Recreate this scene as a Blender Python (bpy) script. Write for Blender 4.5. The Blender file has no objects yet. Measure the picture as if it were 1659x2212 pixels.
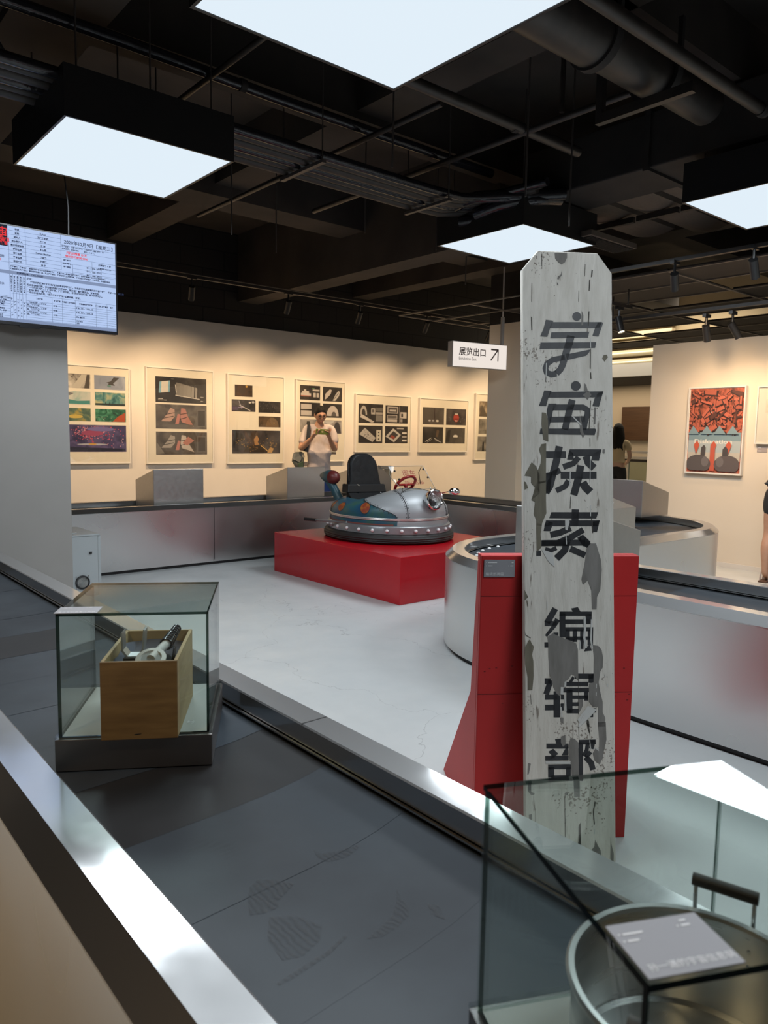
import bpy, bmesh, math, random
from mathutils import Vector, Matrix
from math import sin, cos, pi, radians, sqrt, atan2

SC = bpy.context.scene
COL = SC.collection

# ---------------------------------------------------------------- camera
PITCH, ROLL, YAW, FPX = radians(-5.877), radians(1.016), radians(40.296), 1619.16
fwd = Vector((sin(YAW)*cos(PITCH), cos(YAW)*cos(PITCH), sin(PITCH)))
rgt = Vector((cos(YAW), -sin(YAW), 0))
upv = rgt.cross(fwd)
r2 = rgt*cos(ROLL) + upv*sin(ROLL)
u2 = upv*cos(ROLL) - rgt*sin(ROLL)
cam = bpy.data.cameras.new('camera')
cam.sensor_fit = 'HORIZONTAL'
cam.sensor_width = 36.0
cam.lens = FPX/1659*36.0
cam.clip_start = 0.02
cam.clip_end = 200
cam.dof.use_dof = True
cam.dof.focus_distance = 3.0
cam.dof.aperture_fstop = 10.0
camo = bpy.data.objects.new('camera', cam)
COL.objects.link(camo)
camo.matrix_world = Matrix(((r2.x, u2.x, -fwd.x, 0), (r2.y, u2.y, -fwd.y, 0), (r2.z, u2.z, -fwd.z, 1.3), (0, 0, 0, 1)))
SC.camera = camo

# ---------------------------------------------------------------- light and exposure
SC.view_settings.view_transform = 'Standard'
SC.view_settings.look = 'None'
SC.view_settings.gamma = 1.0
SC.view_settings.exposure = 0.0
PANEL_W = 39.0        # watts of each ceiling light panel
PANEL_COL = (0.86, 0.94, 1.0)
PANEL_EMIT = 0.95
SPOT_W = 150.0         # watts of each warm track spot
SPOT_COL = (1.0, 0.68, 0.38)
SC.cycles.max_bounces = 10
SC.cycles.transparent_max_bounces = 24
SC.cycles.glossy_bounces = 5
SC.cycles.sample_clamp_indirect = 6.0
SC.cycles.caustics_reflective = False
SC.cycles.caustics_refractive = False
world = bpy.data.worlds.new('world')
SC.world = world
world.use_nodes = True
world.node_tree.nodes['Background'].inputs[0].default_value = (1.0, 0.86, 0.72, 1)
world.node_tree.nodes['Background'].inputs[1].default_value = 0.07

# ---------------------------------------------------------------- materials
def M(name, col, rough=0.5, metal=0.0, col2=None, nscale=8.0, nstretch=(1, 1, 1), lo=0.35, hi=0.65, bump=0.0, bscale=None,
      emit=0.0, emitcol=None, coat=0.0, spec=0.5, rough2=None, detail=5.0, obrand=False, bstretch=None):
    m = bpy.data.materials.new(name)
    m.use_nodes = True
    nt = m.node_tree
    b = nt.nodes['Principled BSDF']
    b.inputs['Base Color'].default_value = (*col, 1)
    b.inputs['Roughness'].default_value = rough
    b.inputs['Metallic'].default_value = metal
    b.inputs['Specular IOR Level'].default_value = spec
    b.inputs['Coat Weight'].default_value = coat
    b.inputs['Coat Roughness'].default_value = 0.07
    if emit:
        b.inputs['Emission Color'].default_value = (*(emitcol or col), 1)
        b.inputs['Emission Strength'].default_value = emit
    if col2 or bump or rough2 is not None:
        tc = nt.nodes.new('ShaderNodeTexCoord')
        def noise(sc, st):
            mp = nt.nodes.new('ShaderNodeMapping')
            mp.inputs['Scale'].default_value = st
            nt.links.new(tc.outputs['Object'], mp.inputs[0])
            n = nt.nodes.new('ShaderNodeTexNoise')
            n.inputs['Scale'].default_value = sc
            n.inputs['Detail'].default_value = detail
            nt.links.new(mp.outputs[0], n.inputs[0])
            return n
        if col2 or rough2 is not None:
            n = noise(nscale, nstretch)
            mr = nt.nodes.new('ShaderNodeMapRange')
            mr.inputs[1].default_value = lo
            mr.inputs[2].default_value = hi
            nt.links.new(n.outputs[0], mr.inputs[0])
            if col2:
                mx = nt.nodes.new('ShaderNodeMix')
                mx.data_type = 'RGBA'
                mx.inputs[6].default_value = (*col, 1)
                mx.inputs[7].default_value = (*col2, 1)
                nt.links.new(mr.outputs[0], mx.inputs[0])
                nt.links.new(mx.outputs[2], b.inputs['Base Color'])
            if rough2 is not None:
                m2 = nt.nodes.new('ShaderNodeMapRange')
                m2.inputs[3].default_value = rough
                m2.inputs[4].default_value = rough2
                nt.links.new(mr.outputs[0], m2.inputs[0])
                nt.links.new(m2.outputs[0], b.inputs['Roughness'])
        if bump:
            n = noise(bscale or nscale, bstretch or nstretch)
            bp = nt.nodes.new('ShaderNodeBump')
            bp.inputs['Strength'].default_value = bump
            bp.inputs['Distance'].default_value = 0.02
            nt.links.new(n.outputs[0], bp.inputs['Height'])
            nt.links.new(bp.outputs[0], b.inputs['Normal'])
    return m

def glass_mat(name, tint, ior=1.5, rough=0.0):
    m = bpy.data.materials.new(name)
    m.use_nodes = True
    nt = m.node_tree
    nt.nodes.remove(nt.nodes['Principled BSDF'])
    out = nt.nodes['Material Output']
    lw = nt.nodes.new('ShaderNodeLayerWeight')          # Schlick reflectance, the same from both sides of a pane
    pw = nt.nodes.new('ShaderNodeMath'); pw.operation = 'POWER'; pw.inputs[1].default_value = 5.0
    nt.links.new(lw.outputs['Facing'], pw.inputs[0])
    f0 = ((ior-1)/(ior+1))**2
    fr = nt.nodes.new('ShaderNodeMath'); fr.operation = 'MULTIPLY_ADD'; fr.inputs[1].default_value = 1-f0; fr.inputs[2].default_value = f0
    nt.links.new(pw.outputs[0], fr.inputs[0])
    tr = nt.nodes.new('ShaderNodeBsdfTransparent')
    tr.inputs[0].default_value = (*tint, 1)
    gl = nt.nodes.new('ShaderNodeBsdfGlossy')
    gl.inputs['Roughness'].default_value = rough
    mx = nt.nodes.new('ShaderNodeMixShader')
    nt.links.new(fr.outputs[0], mx.inputs[0])
    nt.links.new(tr.outputs[0], mx.inputs[1])
    nt.links.new(gl.outputs[0], mx.inputs[2])
    nt.links.new(mx.outputs[0], out.inputs[0])
    return m

def emit_mat(name, col, s):
    m = bpy.data.materials.new(name)
    m.use_nodes = True
    nt = m.node_tree
    nt.nodes.remove(nt.nodes['Principled BSDF'])
    e = nt.nodes.new('ShaderNodeEmission')
    e.inputs[0].default_value = (*col, 1)
    e.inputs[1].default_value = s
    nt.links.new(e.outputs[0], nt.nodes['Material Output'].inputs[0])
    return m

def photo_mat(name, cols, scale=3.0, dist=1.5, seed=0.0, st=(1, 1, 1)):
    """a printed picture: distorted noise through a colour ramp"""
    m = bpy.data.materials.new(name)
    m.use_nodes = True
    nt = m.node_tree
    b = nt.nodes['Principled BSDF']
    b.inputs['Roughness'].default_value = 0.45
    tc = nt.nodes.new('ShaderNodeTexCoord')
    mp = nt.nodes.new('ShaderNodeMapping')
    mp.inputs['Location'].default_value = (seed, seed*1.7, seed*0.6)
    mp.inputs['Scale'].default_value = st
    n = nt.nodes.new('ShaderNodeTexNoise')
    n.inputs['Scale'].default_value = scale
    n.inputs['Detail'].default_value = 6
    n.inputs['Distortion'].default_value = dist
    cr = nt.nodes.new('ShaderNodeValToRGB')
    el = cr.color_ramp.elements
    k = len(cols)
    el[0].position = 0.3; el[0].color = (*cols[0], 1)
    el[1].position = 0.7; el[1].color = (*cols[-1], 1)
    for i in range(1, k-1):
        e = el.new(0.3 + 0.4*i/(k-1)); e.color = (*cols[i], 1)
    nt.links.new(tc.outputs['Object'], mp.inputs[0])
    nt.links.new(mp.outputs[0], n.inputs[0])
    nt.links.new(n.outputs[0], cr.inputs[0])
    nt.links.new(cr.outputs[0], b.inputs['Base Color'])
    return m

# ---------------------------------------------------------------- mesh helpers
class MB:
    def __init__(s):
        s.v = []; s.f = []; s.m = []
    def add(s, vs, fs, mi=0):
        o = len(s.v)
        s.v += [tuple(v) for v in vs]
        s.f += [tuple(i+o for i in f) for f in fs]
        s.m += [mi]*len(fs)
        return s
    def box(s, x0, x1, y0, y1, z0, z1, mi=0):
        vs = [(x, y, z) for z in (z0, z1) for y in (y0, y1) for x in (x0, x1)]
        return s.add(vs, [(0, 2, 3, 1), (4, 5, 7, 6), (0, 1, 5, 4), (2, 6, 7, 3), (0, 4, 6, 2), (1, 3, 7, 5)], mi)
    def obox(s, c, ax, ay, az, hx, hy, hz, mi=0):
        """box at c with axes ax, ay, az and half sizes"""
        c, ax, ay, az = Vector(c), Vector(ax).normalized(), Vector(ay).normalized(), Vector(az).normalized()
        vs = [c + ax*(i*hx) + ay*(j*hy) + az*(k*hz) for k in (-1, 1) for j in (-1, 1) for i in (-1, 1)]
        return s.add(vs, [(0, 2, 3, 1), (4, 5, 7, 6), (0, 1, 5, 4), (2, 6, 7, 3), (0, 4, 6, 2), (1, 3, 7, 5)], mi)
    def poly(s, pts, mi=0):
        return s.add(pts, [tuple(range(len(pts)))], mi)
    def prism(s, pts, d, mi=0):
        """planar outline swept by vector d"""
        d = Vector(d); n = len(pts)
        pts = [Vector(p) for p in pts]
        vs = pts + [p + d for p in pts]
        fs = [tuple(range(n))[::-1], tuple(range(n, 2*n))] + [(i, (i+1) % n, n+(i+1) % n, n+i) for i in range(n)]
        return s.add(vs, fs, mi)
    def tube(s, path, r, n=10, mi=0, cap=True, closed=False):
        P = [Vector(p) for p in path]
        rs = r if isinstance(r, (list, tuple)) else [r]*len(P)
        ring = []; up = None; k = len(P)
        for i, p in enumerate(P):
            if closed:
                t = (P[(i+1) % k] - P[i-1]).normalized()
            else:
                t = (P[min(i+1, k-1)] - P[max(i-1, 0)]).normalized()
            if up is None:
                a = Vector((0, 0, 1)) if abs(t.z) < 0.9 else Vector((1, 0, 0))
                up = (a - t*a.dot(t)).normalized()
            else:
                up = (up - t*up.dot(t)).normalized()
            w = t.cross(up)
            ring.append([p + (up*cos(2*pi*j/n) + w*sin(2*pi*j/n))*rs[i] for j in range(n)])
        vs = [v for q in ring for v in q]; fs = []
        for i in range(k if closed else k-1):
            a, b = i*n, ((i+1) % k)*n
            for j in range(n):
                fs.append((a+j, a+(j+1) % n, b+(j+1) % n, b+j))
        if cap and not closed:
            fs.append(tuple(range(n))[::-1]); fs.append(tuple((k-1)*n+j for j in range(n)))
        return s.add(vs, fs, mi)
    def lathe(s, prof, c=(0, 0, 0), n=32, mi=0, axis=(0, 0, 1), sx=1.0, sy=1.0):
        """profile of (radius, height) turned about an axis through c"""
        c = Vector(c); az = Vector(axis).normalized()
        a = Vector((1, 0, 0)) if abs(az.x) < 0.9 else Vector((0, 1, 0))
        ax = (a - az*a.dot(az)).normalized(); ay = az.cross(ax)
        vs = []; fs = []
        for r, h in prof:
            for j in range(n):
                t = 2*pi*j/n
                vs.append(c + ax*(r*cos(t)*sx) + ay*(r*sin(t)*sy) + az*h)
        for i in range(len(prof)-1):
            for j in range(n):
                fs.append((i*n+j, i*n+(j+1) % n, (i+1)*n+(j+1) % n, (i+1)*n+j))
        return s.add(vs, fs, mi)
    def sphere(s, c, rx, ry=None, rz=None, n=16, m=10, mi=0, rot=None):
        ry = ry or rx; rz = rz or rx; c = Vector(c)
        vs = []; fs = []
        for i in range(m+1):
            ph = pi*i/m
            for j in range(n):
                th = 2*pi*j/n
                v = Vector((rx*sin(ph)*cos(th), ry*sin(ph)*sin(th), rz*cos(ph)))
                if rot: v = rot @ v
                vs.append(c + v)
        for i in range(m):
            for j in range(n):
                fs.append((i*n+j, (i+1)*n+j, (i+1)*n+(j+1) % n, i*n+(j+1) % n))
        return s.add(vs, fs, mi)

def obj(name, mb, mats, parent=None, smooth=False, bevel=0.0, sub=0, fix=True, kind=None, label=None, sharp=38):
    me = bpy.data.meshes.new(name)
    me.from_pydata(mb.v, [], mb.f)
    mats = mats if isinstance(mats, (list, tuple)) else [mats]
    for m in mats:
        me.materials.append(m)
    me.polygons.foreach_set('material_index', mb.m)
    if fix:
        bm = bmesh.new(); bm.from_mesh(me)
        bmesh.ops.remove_doubles(bm, verts=bm.verts, dist=1e-6)
        bmesh.ops.recalc_face_normals(bm, faces=bm.faces)
        bm.to_mesh(me); bm.free()
    if smooth:
        me.polygons.foreach_set('use_smooth', [True]*len(me.polygons))
        me.set_sharp_from_angle(angle=radians(sharp))
    o = bpy.data.objects.new(name, me)
    COL.objects.link(o)
    if parent is not None:
        o.parent = parent
        o.matrix_parent_inverse = PINV(parent)
    if bevel:
        b = o.modifiers.new('bevel', 'BEVEL'); b.width = bevel; b.segments = 2; b.limit_method = 'ANGLE'; b.angle_limit = radians(50)
    if sub:
        b = o.modifiers.new('sub', 'SUBSURF'); b.levels = sub; b.render_levels = sub
    if kind: o['kind'] = kind
    if label: o['label'] = label
    return o

def WM(o):
    m = o.matrix_basis.copy()
    if o.parent is not None:
        m = WM(o.parent) @ o.matrix_parent_inverse @ m
    return m
def PINV(o):
    return WM(o).inverted()

def tag(o, label, cat, group=None):
    o['label'] = label; o['category'] = cat
    if group: o['group'] = group
    return o

def thing(name, label, cat, loc=(0, 0, 0), group=None):
    o = bpy.data.objects.new(name, None)
    o.empty_display_size = 0.1
    COL.objects.link(o)
    o.location = loc
    return tag(o, label, cat, group)

def struct(name, mb, m, parent=None, **k):
    o = obj(name, mb, m, parent, **k)
    if parent is None: o['kind'] = 'structure'
    return o

def text_mesh(mb, body, size, pos, xd, yd, mi=0, align='LEFT', off=0.0, bold=0.0, sx=1.0):
    """add the outlines of a line of writing to mb, in the plane of xd and yd"""
    cu = bpy.data.curves.new('txt', 'FONT')
    cu.body = body; cu.size = size; cu.align_x = align; cu.offset = bold; cu.resolution_u = 2
    o = bpy.data.objects.new('txt', cu)
    COL.objects.link(o)
    dg = bpy.context.evaluated_depsgraph_get()
    me = bpy.data.meshes.new_from_object(o.evaluated_get(dg))
    xd, yd = Vector(xd).normalized(), Vector(yd).normalized()
    nn = xd.cross(yd); p = Vector(pos)
    mb.add([p + xd*(v.co.x*sx) + yd*v.co.y + nn*off for v in me.vertices], [tuple(q.vertices) for q in me.polygons], mi)
    bpy.data.objects.remove(o); bpy.data.curves.remove(cu); bpy.data.meshes.remove(me)

def arc(c, r, a0, a1, n):
    return [(c[0]+r*cos(a0+(a1-a0)*i/n), c[1]+r*sin(a0+(a1-a0)*i/n)) for i in range(n+1)]

# shared materials
m_steel = M('brushed_steel', (0.72, 0.72, 0.715), 0.27, 1.0, rough2=0.33, nscale=2.5, bump=0.05, bscale=2.2, bstretch=(1, 1, 0.3), detail=1)
m_rim = M('polished_steel', (0.62, 0.62, 0.62), 0.085, 1.0, rough2=0.13, nscale=14, bump=0.010, bscale=7, detail=2)
def two_lobe(m, col, r1, r2, f):
    """brushed metal: a sharp and a wide reflection together"""
    nt = m.node_tree; b = nt.nodes['Principled BSDF']
    g = nt.nodes.new('ShaderNodeBsdfGlossy'); g.inputs['Color'].default_value = (*col, 1); g.inputs['Roughness'].default_value = r2
    mx = nt.nodes.new('ShaderNodeMixShader'); mx.inputs[0].default_value = f
    nt.links.new(b.outputs[0], mx.inputs[1]); nt.links.new(g.outputs[0], mx.inputs[2])
    nt.links.new(mx.outputs[0], nt.nodes['Material Output'].inputs[0])
    return m
two_lobe(m_rim, (0.62, 0.62, 0.62), 0, 0.42, 0.38)
m_satin = M('satin_steel', (0.50, 0.49, 0.47), 0.34, 1.0, rough2=0.42, nscale=30)
m_base = M('dark_satin_steel', (0.27, 0.25, 0.24), 0.36, 1.0)
m_strip = M('bright_strip', (0.8, 0.78, 0.74), 0.2, 1.0)
m_blackpaint = M('black_paint', (0.013, 0.012, 0.012), 0.8, col2=(0.022, 0.019, 0.018), nscale=5)
m_black = M('black_plastic', (0.012, 0.012, 0.013), 0.45)
m_blackgloss = M('black_gloss', (0.008, 0.008, 0.01), 0.18)
m_white = M('white_paint', (0.78, 0.77, 0.75), 0.5)
m_red = M('red_lacquer', (0.50, 0.008, 0.016), 0.26, col2=(0.45, 0.007, 0.015), nscale=2, coat=0.3, spec=0.35)
m_redmatt = M('red_board', (0.50, 0.012, 0.012), 0.55, col2=(0.42, 0.010, 0.010), nscale=2.2)
m_glass = glass_mat('case_glass', (0.93, 0.965, 0.95))
m_edge = glass_mat('glass_edge', (0.055, 0.10, 0.08))
m_thin = glass_mat('picture_glass', (0.97, 0.97, 0.96))
m_greycard = M('grey_card', (0.27, 0.27, 0.29), 0.45)
m_cardtext = M('white_print', (0.72, 0.72, 0.73), 0.5)

# outlines of the painted characters and worn patches on the sign board, in 0.1 mm on the board face
BD_ink='-996,16949 -1010,16887 -1051,16836 -1110,16806 -1174,16804 -1232,16830 -1273,16878 -1287,16939 -1272,17002 -1231,17053 -1173,17082 -1108,17084 -1050,17059 -1010,17011|-2132,16807 -1897,16786 -1906,16735 -1997,16546 -2086,16272 -2320,16282 -2199,16540|-1942,16740 -343,16793 -414,16597 -2018,16545|-458,16786 -336,16793 -288,16765 -446,16334 -644,16346 -551,16607|-1959,16414 -740,16474 -781,16288 -1996,16230|-2305,16088 -517,16154 -555,15969 -2336,15881|-1456,16352 -1503,16122 -1273,16063 -1214,16309|-1503,16122 -1549,15990 -1330,15925 -1273,16063|-1549,15990 -1633,15701 -1419,15647 -1330,15925|-1633,15701 -1703,15442 -1502,15372 -1419,15647|-1703,15442 -1762,15314 -1595,15201 -1502,15372|-1762,15314 -1869,15203 -1730,15070 -1595,15201|-1822,15230 -1942,15192 -1957,15002 -1777,15043|-1942,15192 -2044,15222 -2185,15093 -1957,15002|-2044,15222 -2060,15289 -2246,15289 -2185,15093|-2060,15289 -2032,15371 -2177,15474 -2246,15289|-2032,15371 -1883,15481 -1953,15639 -2177,15474|-1883,15481 -1510,15561 -1542,15729 -1953,15639|-1525,15763 -1359,15768 -707,15920 -754,15815 -845,15717 -1451,15564|-1027,14764 -1043,14697 -1087,14643 -1150,14612 -1220,14610 -1282,14638 -1326,14690 -1341,14756 -1325,14823 -1281,14878 -1218,14909 -1148,14911 -1085,14883 -1042,14830|-2192,14598 -1958,14589 -1967,14556 -2058,14381 -2134,14107 -2367,14110 -2258,14391|-2012,14555 -297,14613 -368,14419 -2073,14372|-443,14607 -297,14613 -446,14122 -658,14139 -565,14430|-2059,14190 -1804,14196 -1819,14137 -1919,13959 -1971,13694 -2062,13371 -2137,13369 -2082,13692 -2119,13955|-1925,13982 -986,14005 -936,14188 -1924,14170|-986,14005 -906,13972 -745,14080 -936,14188|-906,13972 -907,13903 -715,13885 -745,14080|-907,13903 -981,13709 -795,13663 -715,13885|-981,13709 -1045,13408 -856,13374 -795,13663|-1402,14351 -1489,14053 -1279,14005 -1193,14298|-1489,14053 -1643,13402 -1432,13359 -1279,14005|-2030,13605 -887,13642 -888,13819 -2032,13781|-2316,13410 -572,13442 -536,13399 -588,13236 -2346,13234|-2140,12498 -1512,12507 -1511,12717 -2140,12708|-1832,12889 -1923,12447 -1701,12400 -1608,12849|-1923,12447 -2043,12011 -1824,11958 -1701,12400|-2043,12011 -2129,11676 -1920,11593 -1824,11958|-2129,11676 -2250,11487 -2057,11373 -1920,11593|-2110,11815 -1652,12048 -1735,12208 -2193,11975|-2151,12040 -1933,12072 -2025,11460 -2154,11386|-1390,12781 -370,12797 -432,12576 -1446,12569|-1406,12737 -1286,12665 -1257,12455 -1476,12458|-653,12646 -370,12797 -458,12437 -706,12445|-1177,12594 -1325,12418 -1220,12270 -1035,12479|-1325,12418 -1633,12313 -1573,12143 -1220,12270|-978,12544 -906,12318 -705,12441 -752,12612|-906,12318 -691,12121 -530,12291 -705,12441|-1680,11864 -537,11878 -536,12097 -1679,12083|-1157,12300 -1224,11931 -995,11884 -926,12265|-1224,11931 -1382,11389 -1156,11330 -995,11884|-1508,11854 -1607,11689 -1486,11561 -1355,11766|-1607,11689 -1864,11569 -1787,11413 -1486,11561|-1093,11703 -1003,11543 -799,11692 -869,11822|-1003,11543 -826,11371 -646,11546 -799,11692|-1333,10923 -1351,10422 -1126,10417 -1108,10918|-1983,10827 -490,10838 -554,10642 -2053,10641|-2148,10574 -440,10585 -487,10401 -2209,10391|-2154,10574 -1925,10503 -2016,10242 -2233,10246|-667,10540 -440,10585 -533,10220 -699,10225|-1993,10030 -1671,10107 -1736,10293 -2039,10221|-1671,10107 -1332,10257 -1415,10436 -1736,10293|-1018,10370 -1395,10150 -1295,9992 -920,10211|-1395,10150 -1635,10003 -1535,9846 -1295,9992|-2299,9781 -910,9805 -912,9991 -2301,9966|-1145,9997 -847,9714 -707,9851 -1006,10135|-2299,9957 -1823,9967 -1464,10128 -1466,9786 -2300,9784|-1588,10061 -1654,9714 -1459,9614 -1371,10021|-1654,9714 -1904,9479 -1749,9328 -1459,9614|-1852,9788 -2010,9715 -1997,9583 -1797,9667|-2010,9715 -2167,9751 -2196,9621 -1997,9583|-1432,9620 -954,9418 -873,9594 -1352,9796|-2464,9482 -2313,9482 -2313,9641 -2464,9640|-1165,10042 -985,10145 -746,9928 -777,9739 -987,9787|-1956,7918 -2217,7481 -2049,7386 -1788,7824|-2205,7340 -1826,7348 -1829,7495 -2209,7487|-1873,7585 -1967,7376 -1858,7304 -1718,7502|-1967,7376 -2199,7062 -2134,7010 -1858,7304|-1935,7035 -1777,7034 -1776,7146 -1934,7147|-2218,6687 -2092,6685 -2091,6848 -2218,6849|-1741,7778 -1745,6992 -1555,6990 -1551,7777|-1742,7645 -719,7639 -718,7774 -1741,7780|-1370,7872 -1158,7912 -1074,7774 -1318,7776|-917,7702 -918,7394 -723,7392 -721,7700|-1563,7397 -720,7390 -719,7534 -1563,7540|-1554,7178 -673,7170 -672,7294 -1553,7300|-1552,7235 -1553,6908 -1418,6907 -1416,7234|-1323,7233 -1325,6849 -1185,6847 -1183,7232|-1087,7231 -1091,6628 -985,6627 -981,7230|-843,7231 -857,6739 -686,6734 -672,7226|-1555,6914 -728,6906 -727,7009 -1555,7016|-975,6551 -719,6577 -793,6747 -899,6697|-1534,6990 -1216,6946 -1302,6855 -1450,6907|-2214,5585 -2025,5582 -2025,5754 -2214,5757|-2109,5721 -2257,5297 -2090,5241 -1941,5664|-2206,5105 -1733,5097 -1732,5255 -2205,5263|-1937,5356 -1941,4566 -1741,4562 -1737,5353|-2205,4784 -1901,4784 -1904,4954 -2208,4954|-1712,5101 -1611,5099 -1610,5249 -1711,5251|-1276,5730 -672,5721 -671,5877 -1275,5885|-824,5861 -836,5596 -679,5588 -667,5853|-1456,5633 -1329,5825 -1276,5732 -1351,5632|-1537,5504 -843,5493 -842,5628 -1537,5638|-1626,5319 -822,5312 -823,5446 -1627,5453|-1534,5401 -1537,4700 -1343,4697 -1339,5397|-1354,5117 -841,5108 -841,5214 -1353,5223|-1355,4901 -1160,4897 -1160,5009 -1354,5012|-1525,4680 -1162,4673 -1161,4815 -1524,4822|-969,5361 -971,5056 -839,5053 -838,5359|-700,4688 -593,4686 -593,4821 -699,4823|-814,4666 -815,4550 -692,4548 -691,4664|-1713,4927 -1618,4925 -1618,4986 -1713,4987|-1723,4975 -1712,4772 -1615,4775 -1626,4978|-1900,3906 -1694,3927 -1695,3750 -1857,3774|-2171,3632 -1478,3615 -1478,3765 -2170,3781|-2117,3531 -1955,3622 -1793,3465 -1945,3371|-1495,3703 -1497,3412 -1696,3417 -1576,3611|-2204,3271 -1475,3261 -1476,3403 -2205,3412|-2119,3006 -1405,2993 -1406,3139 -2120,3151|-2119,3074 -2121,2763 -1926,2758 -1925,3069|-1555,3059 -1557,2768 -1409,2764 -1408,3055|-2112,2643 -1913,2647 -1918,2743 -2117,2738|-1566,2644 -1349,2638 -1349,2721 -1565,2727|-2042,3425 -2043,3321 -1913,3318 -1913,3422|-2022,2677 -1460,2672 -1462,2818 -2025,2823|-1150,3727 -616,3725 -618,3871 -1152,3873|-1162,3800 -1169,2633 -1025,2629 -1018,3797|-763,3870 -830,3610 -690,3574 -623,3834|-928,3782 -960,3583 -844,3545 -808,3762|-960,3583 -1056,3406 -947,3351 -844,3545|-833,3542 -987,3379 -886,3291 -732,3455|-1003,3287 -844,3124 -682,3204 -869,3404|-844,3124 -799,2935 -621,2973 -682,3204'
BD_grey='-1842,18924 -1449,18941 -1443,18792 -1511,18640 -1617,18570 -1723,18632 -1828,18746|-1618,18383 -1619,18219 -1695,18127 -1725,18081 -1761,18101 -1740,18185 -1649,18248|-1771,18005 -1726,17933 -1771,17901|-979,17128 -929,16996 -937,16669 -1000,16667|-911,14850 -851,14807 -792,14572 -928,14613|-776,14631 -686,14486 -808,14336 -959,14480|-595,14106 -620,13575 -565,13574 -540,14105|-1068,13859 -994,13567 -951,13303 -906,13216 -967,13141 -1056,13330|-746,9870 -566,9870 -507,9667 -418,9376 -390,9056 -440,8447 -547,8216 -564,7839 -714,7840 -725,8419 -843,8723 -994,8593 -1038,8767 -915,9346 -882,9695|-334,12797 -264,12799 -274,12666 -341,12680|-2124,7015 -1955,7116 -1724,7012 -1492,6918 -1217,6803 -1165,6618 -1159,5843 -1160,5659 -1286,5824 -1371,5866 -1477,5705 -1583,5645 -1616,5463 -1679,5423 -1733,5201 -1838,5284 -1942,5468 -2004,5712 -2066,5876 -2096,6384 -2100,6791|-697,6746 -516,6724 -410,6590 -369,6364 -382,6057 -457,5935 -513,5609 -472,5343 -389,5015 -391,4689 -307,4524 -309,4247 -543,4252 -539,4854 -699,4857 -825,5022 -821,5573 -672,5611 -657,6367|-547,4394 -295,4389 -277,3864 -367,3489 -401,3301 -501,3115 -653,3224 -717,3455 -629,3599 -520,3513 -507,3869|-1153,5110 -1015,5107 -1016,4904 -1155,4663|-1736,4552 -1631,4550 -1632,4368 -1726,4430|-1456,3786 -1412,3941 -1281,3907 -1173,3800 -1156,2945 -1136,2674 -1375,2680 -1405,3118 -1437,3244 -1490,3474|-1715,3979 -1574,4028 -1565,3747 -1652,3676 -1716,3792|-1331,2721 -1136,2715 -1128,2154 -1302,2159|-2743,3214 -2657,3192 -2722,2883 -2765,2863|-647,851 -583,683 -486,534 -456,150 -781,338 -802,525 -681,645|-2744,2635 -2648,2633 -2649,2344 -2542,2309 -2553,2258 -2649,2251 -2745,2367|-2726,1665 -2630,1683 -2626,1497 -2706,1376|-1499,2258 -1504,2236 -1518,2220 -1539,2211 -1562,2211 -1583,2222 -1597,2239 -1602,2261 -1597,2282 -1583,2299 -1562,2308 -1539,2308 -1518,2297 -1504,2280|-166,959 -146,709 -72,415 -86,1 -184,46'
BD_olive='-283,15754 -176,15772 -146,15684 -254,15547 -329,15649|-2269,13908 -2141,13896 -2076,13663 -2070,13005 -2228,13076 -2285,13542|-2363,12765 -2288,12927 -2138,12950 -2147,12332 -2152,11749 -2412,11688 -2425,12095 -2395,12139 -2314,12329 -2295,12533|-2737,12120 -2602,12360 -2454,12240 -2410,12124 -2351,11980 -2353,11399 -2621,11193 -2561,11339 -2472,11572 -2620,11715 -2619,11918 -2826,11945|-2456,11746 -2149,11808 -2152,11168 -2141,10791 -2253,10544 -2298,10414 -2452,10413 -2460,10586 -2540,10760 -2497,11136 -2606,11193|-2458,10500 -2283,10443 -2328,10153 -2300,9749 -2449,9590 -2461,10297|-2857,11770 -2783,11742 -2709,11569 -2822,11510|-2852,8454 -2720,8224 -2844,8124|-2779,8122 -2750,7935 -2721,7939 -2750,8126|-2723,6899 -2671,6939 -2619,6817 -2546,6714 -2609,6471 -2568,6288 -2559,5822 -2603,5407 -2749,5400 -2748,5784 -2819,6190 -2828,6677'
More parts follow.
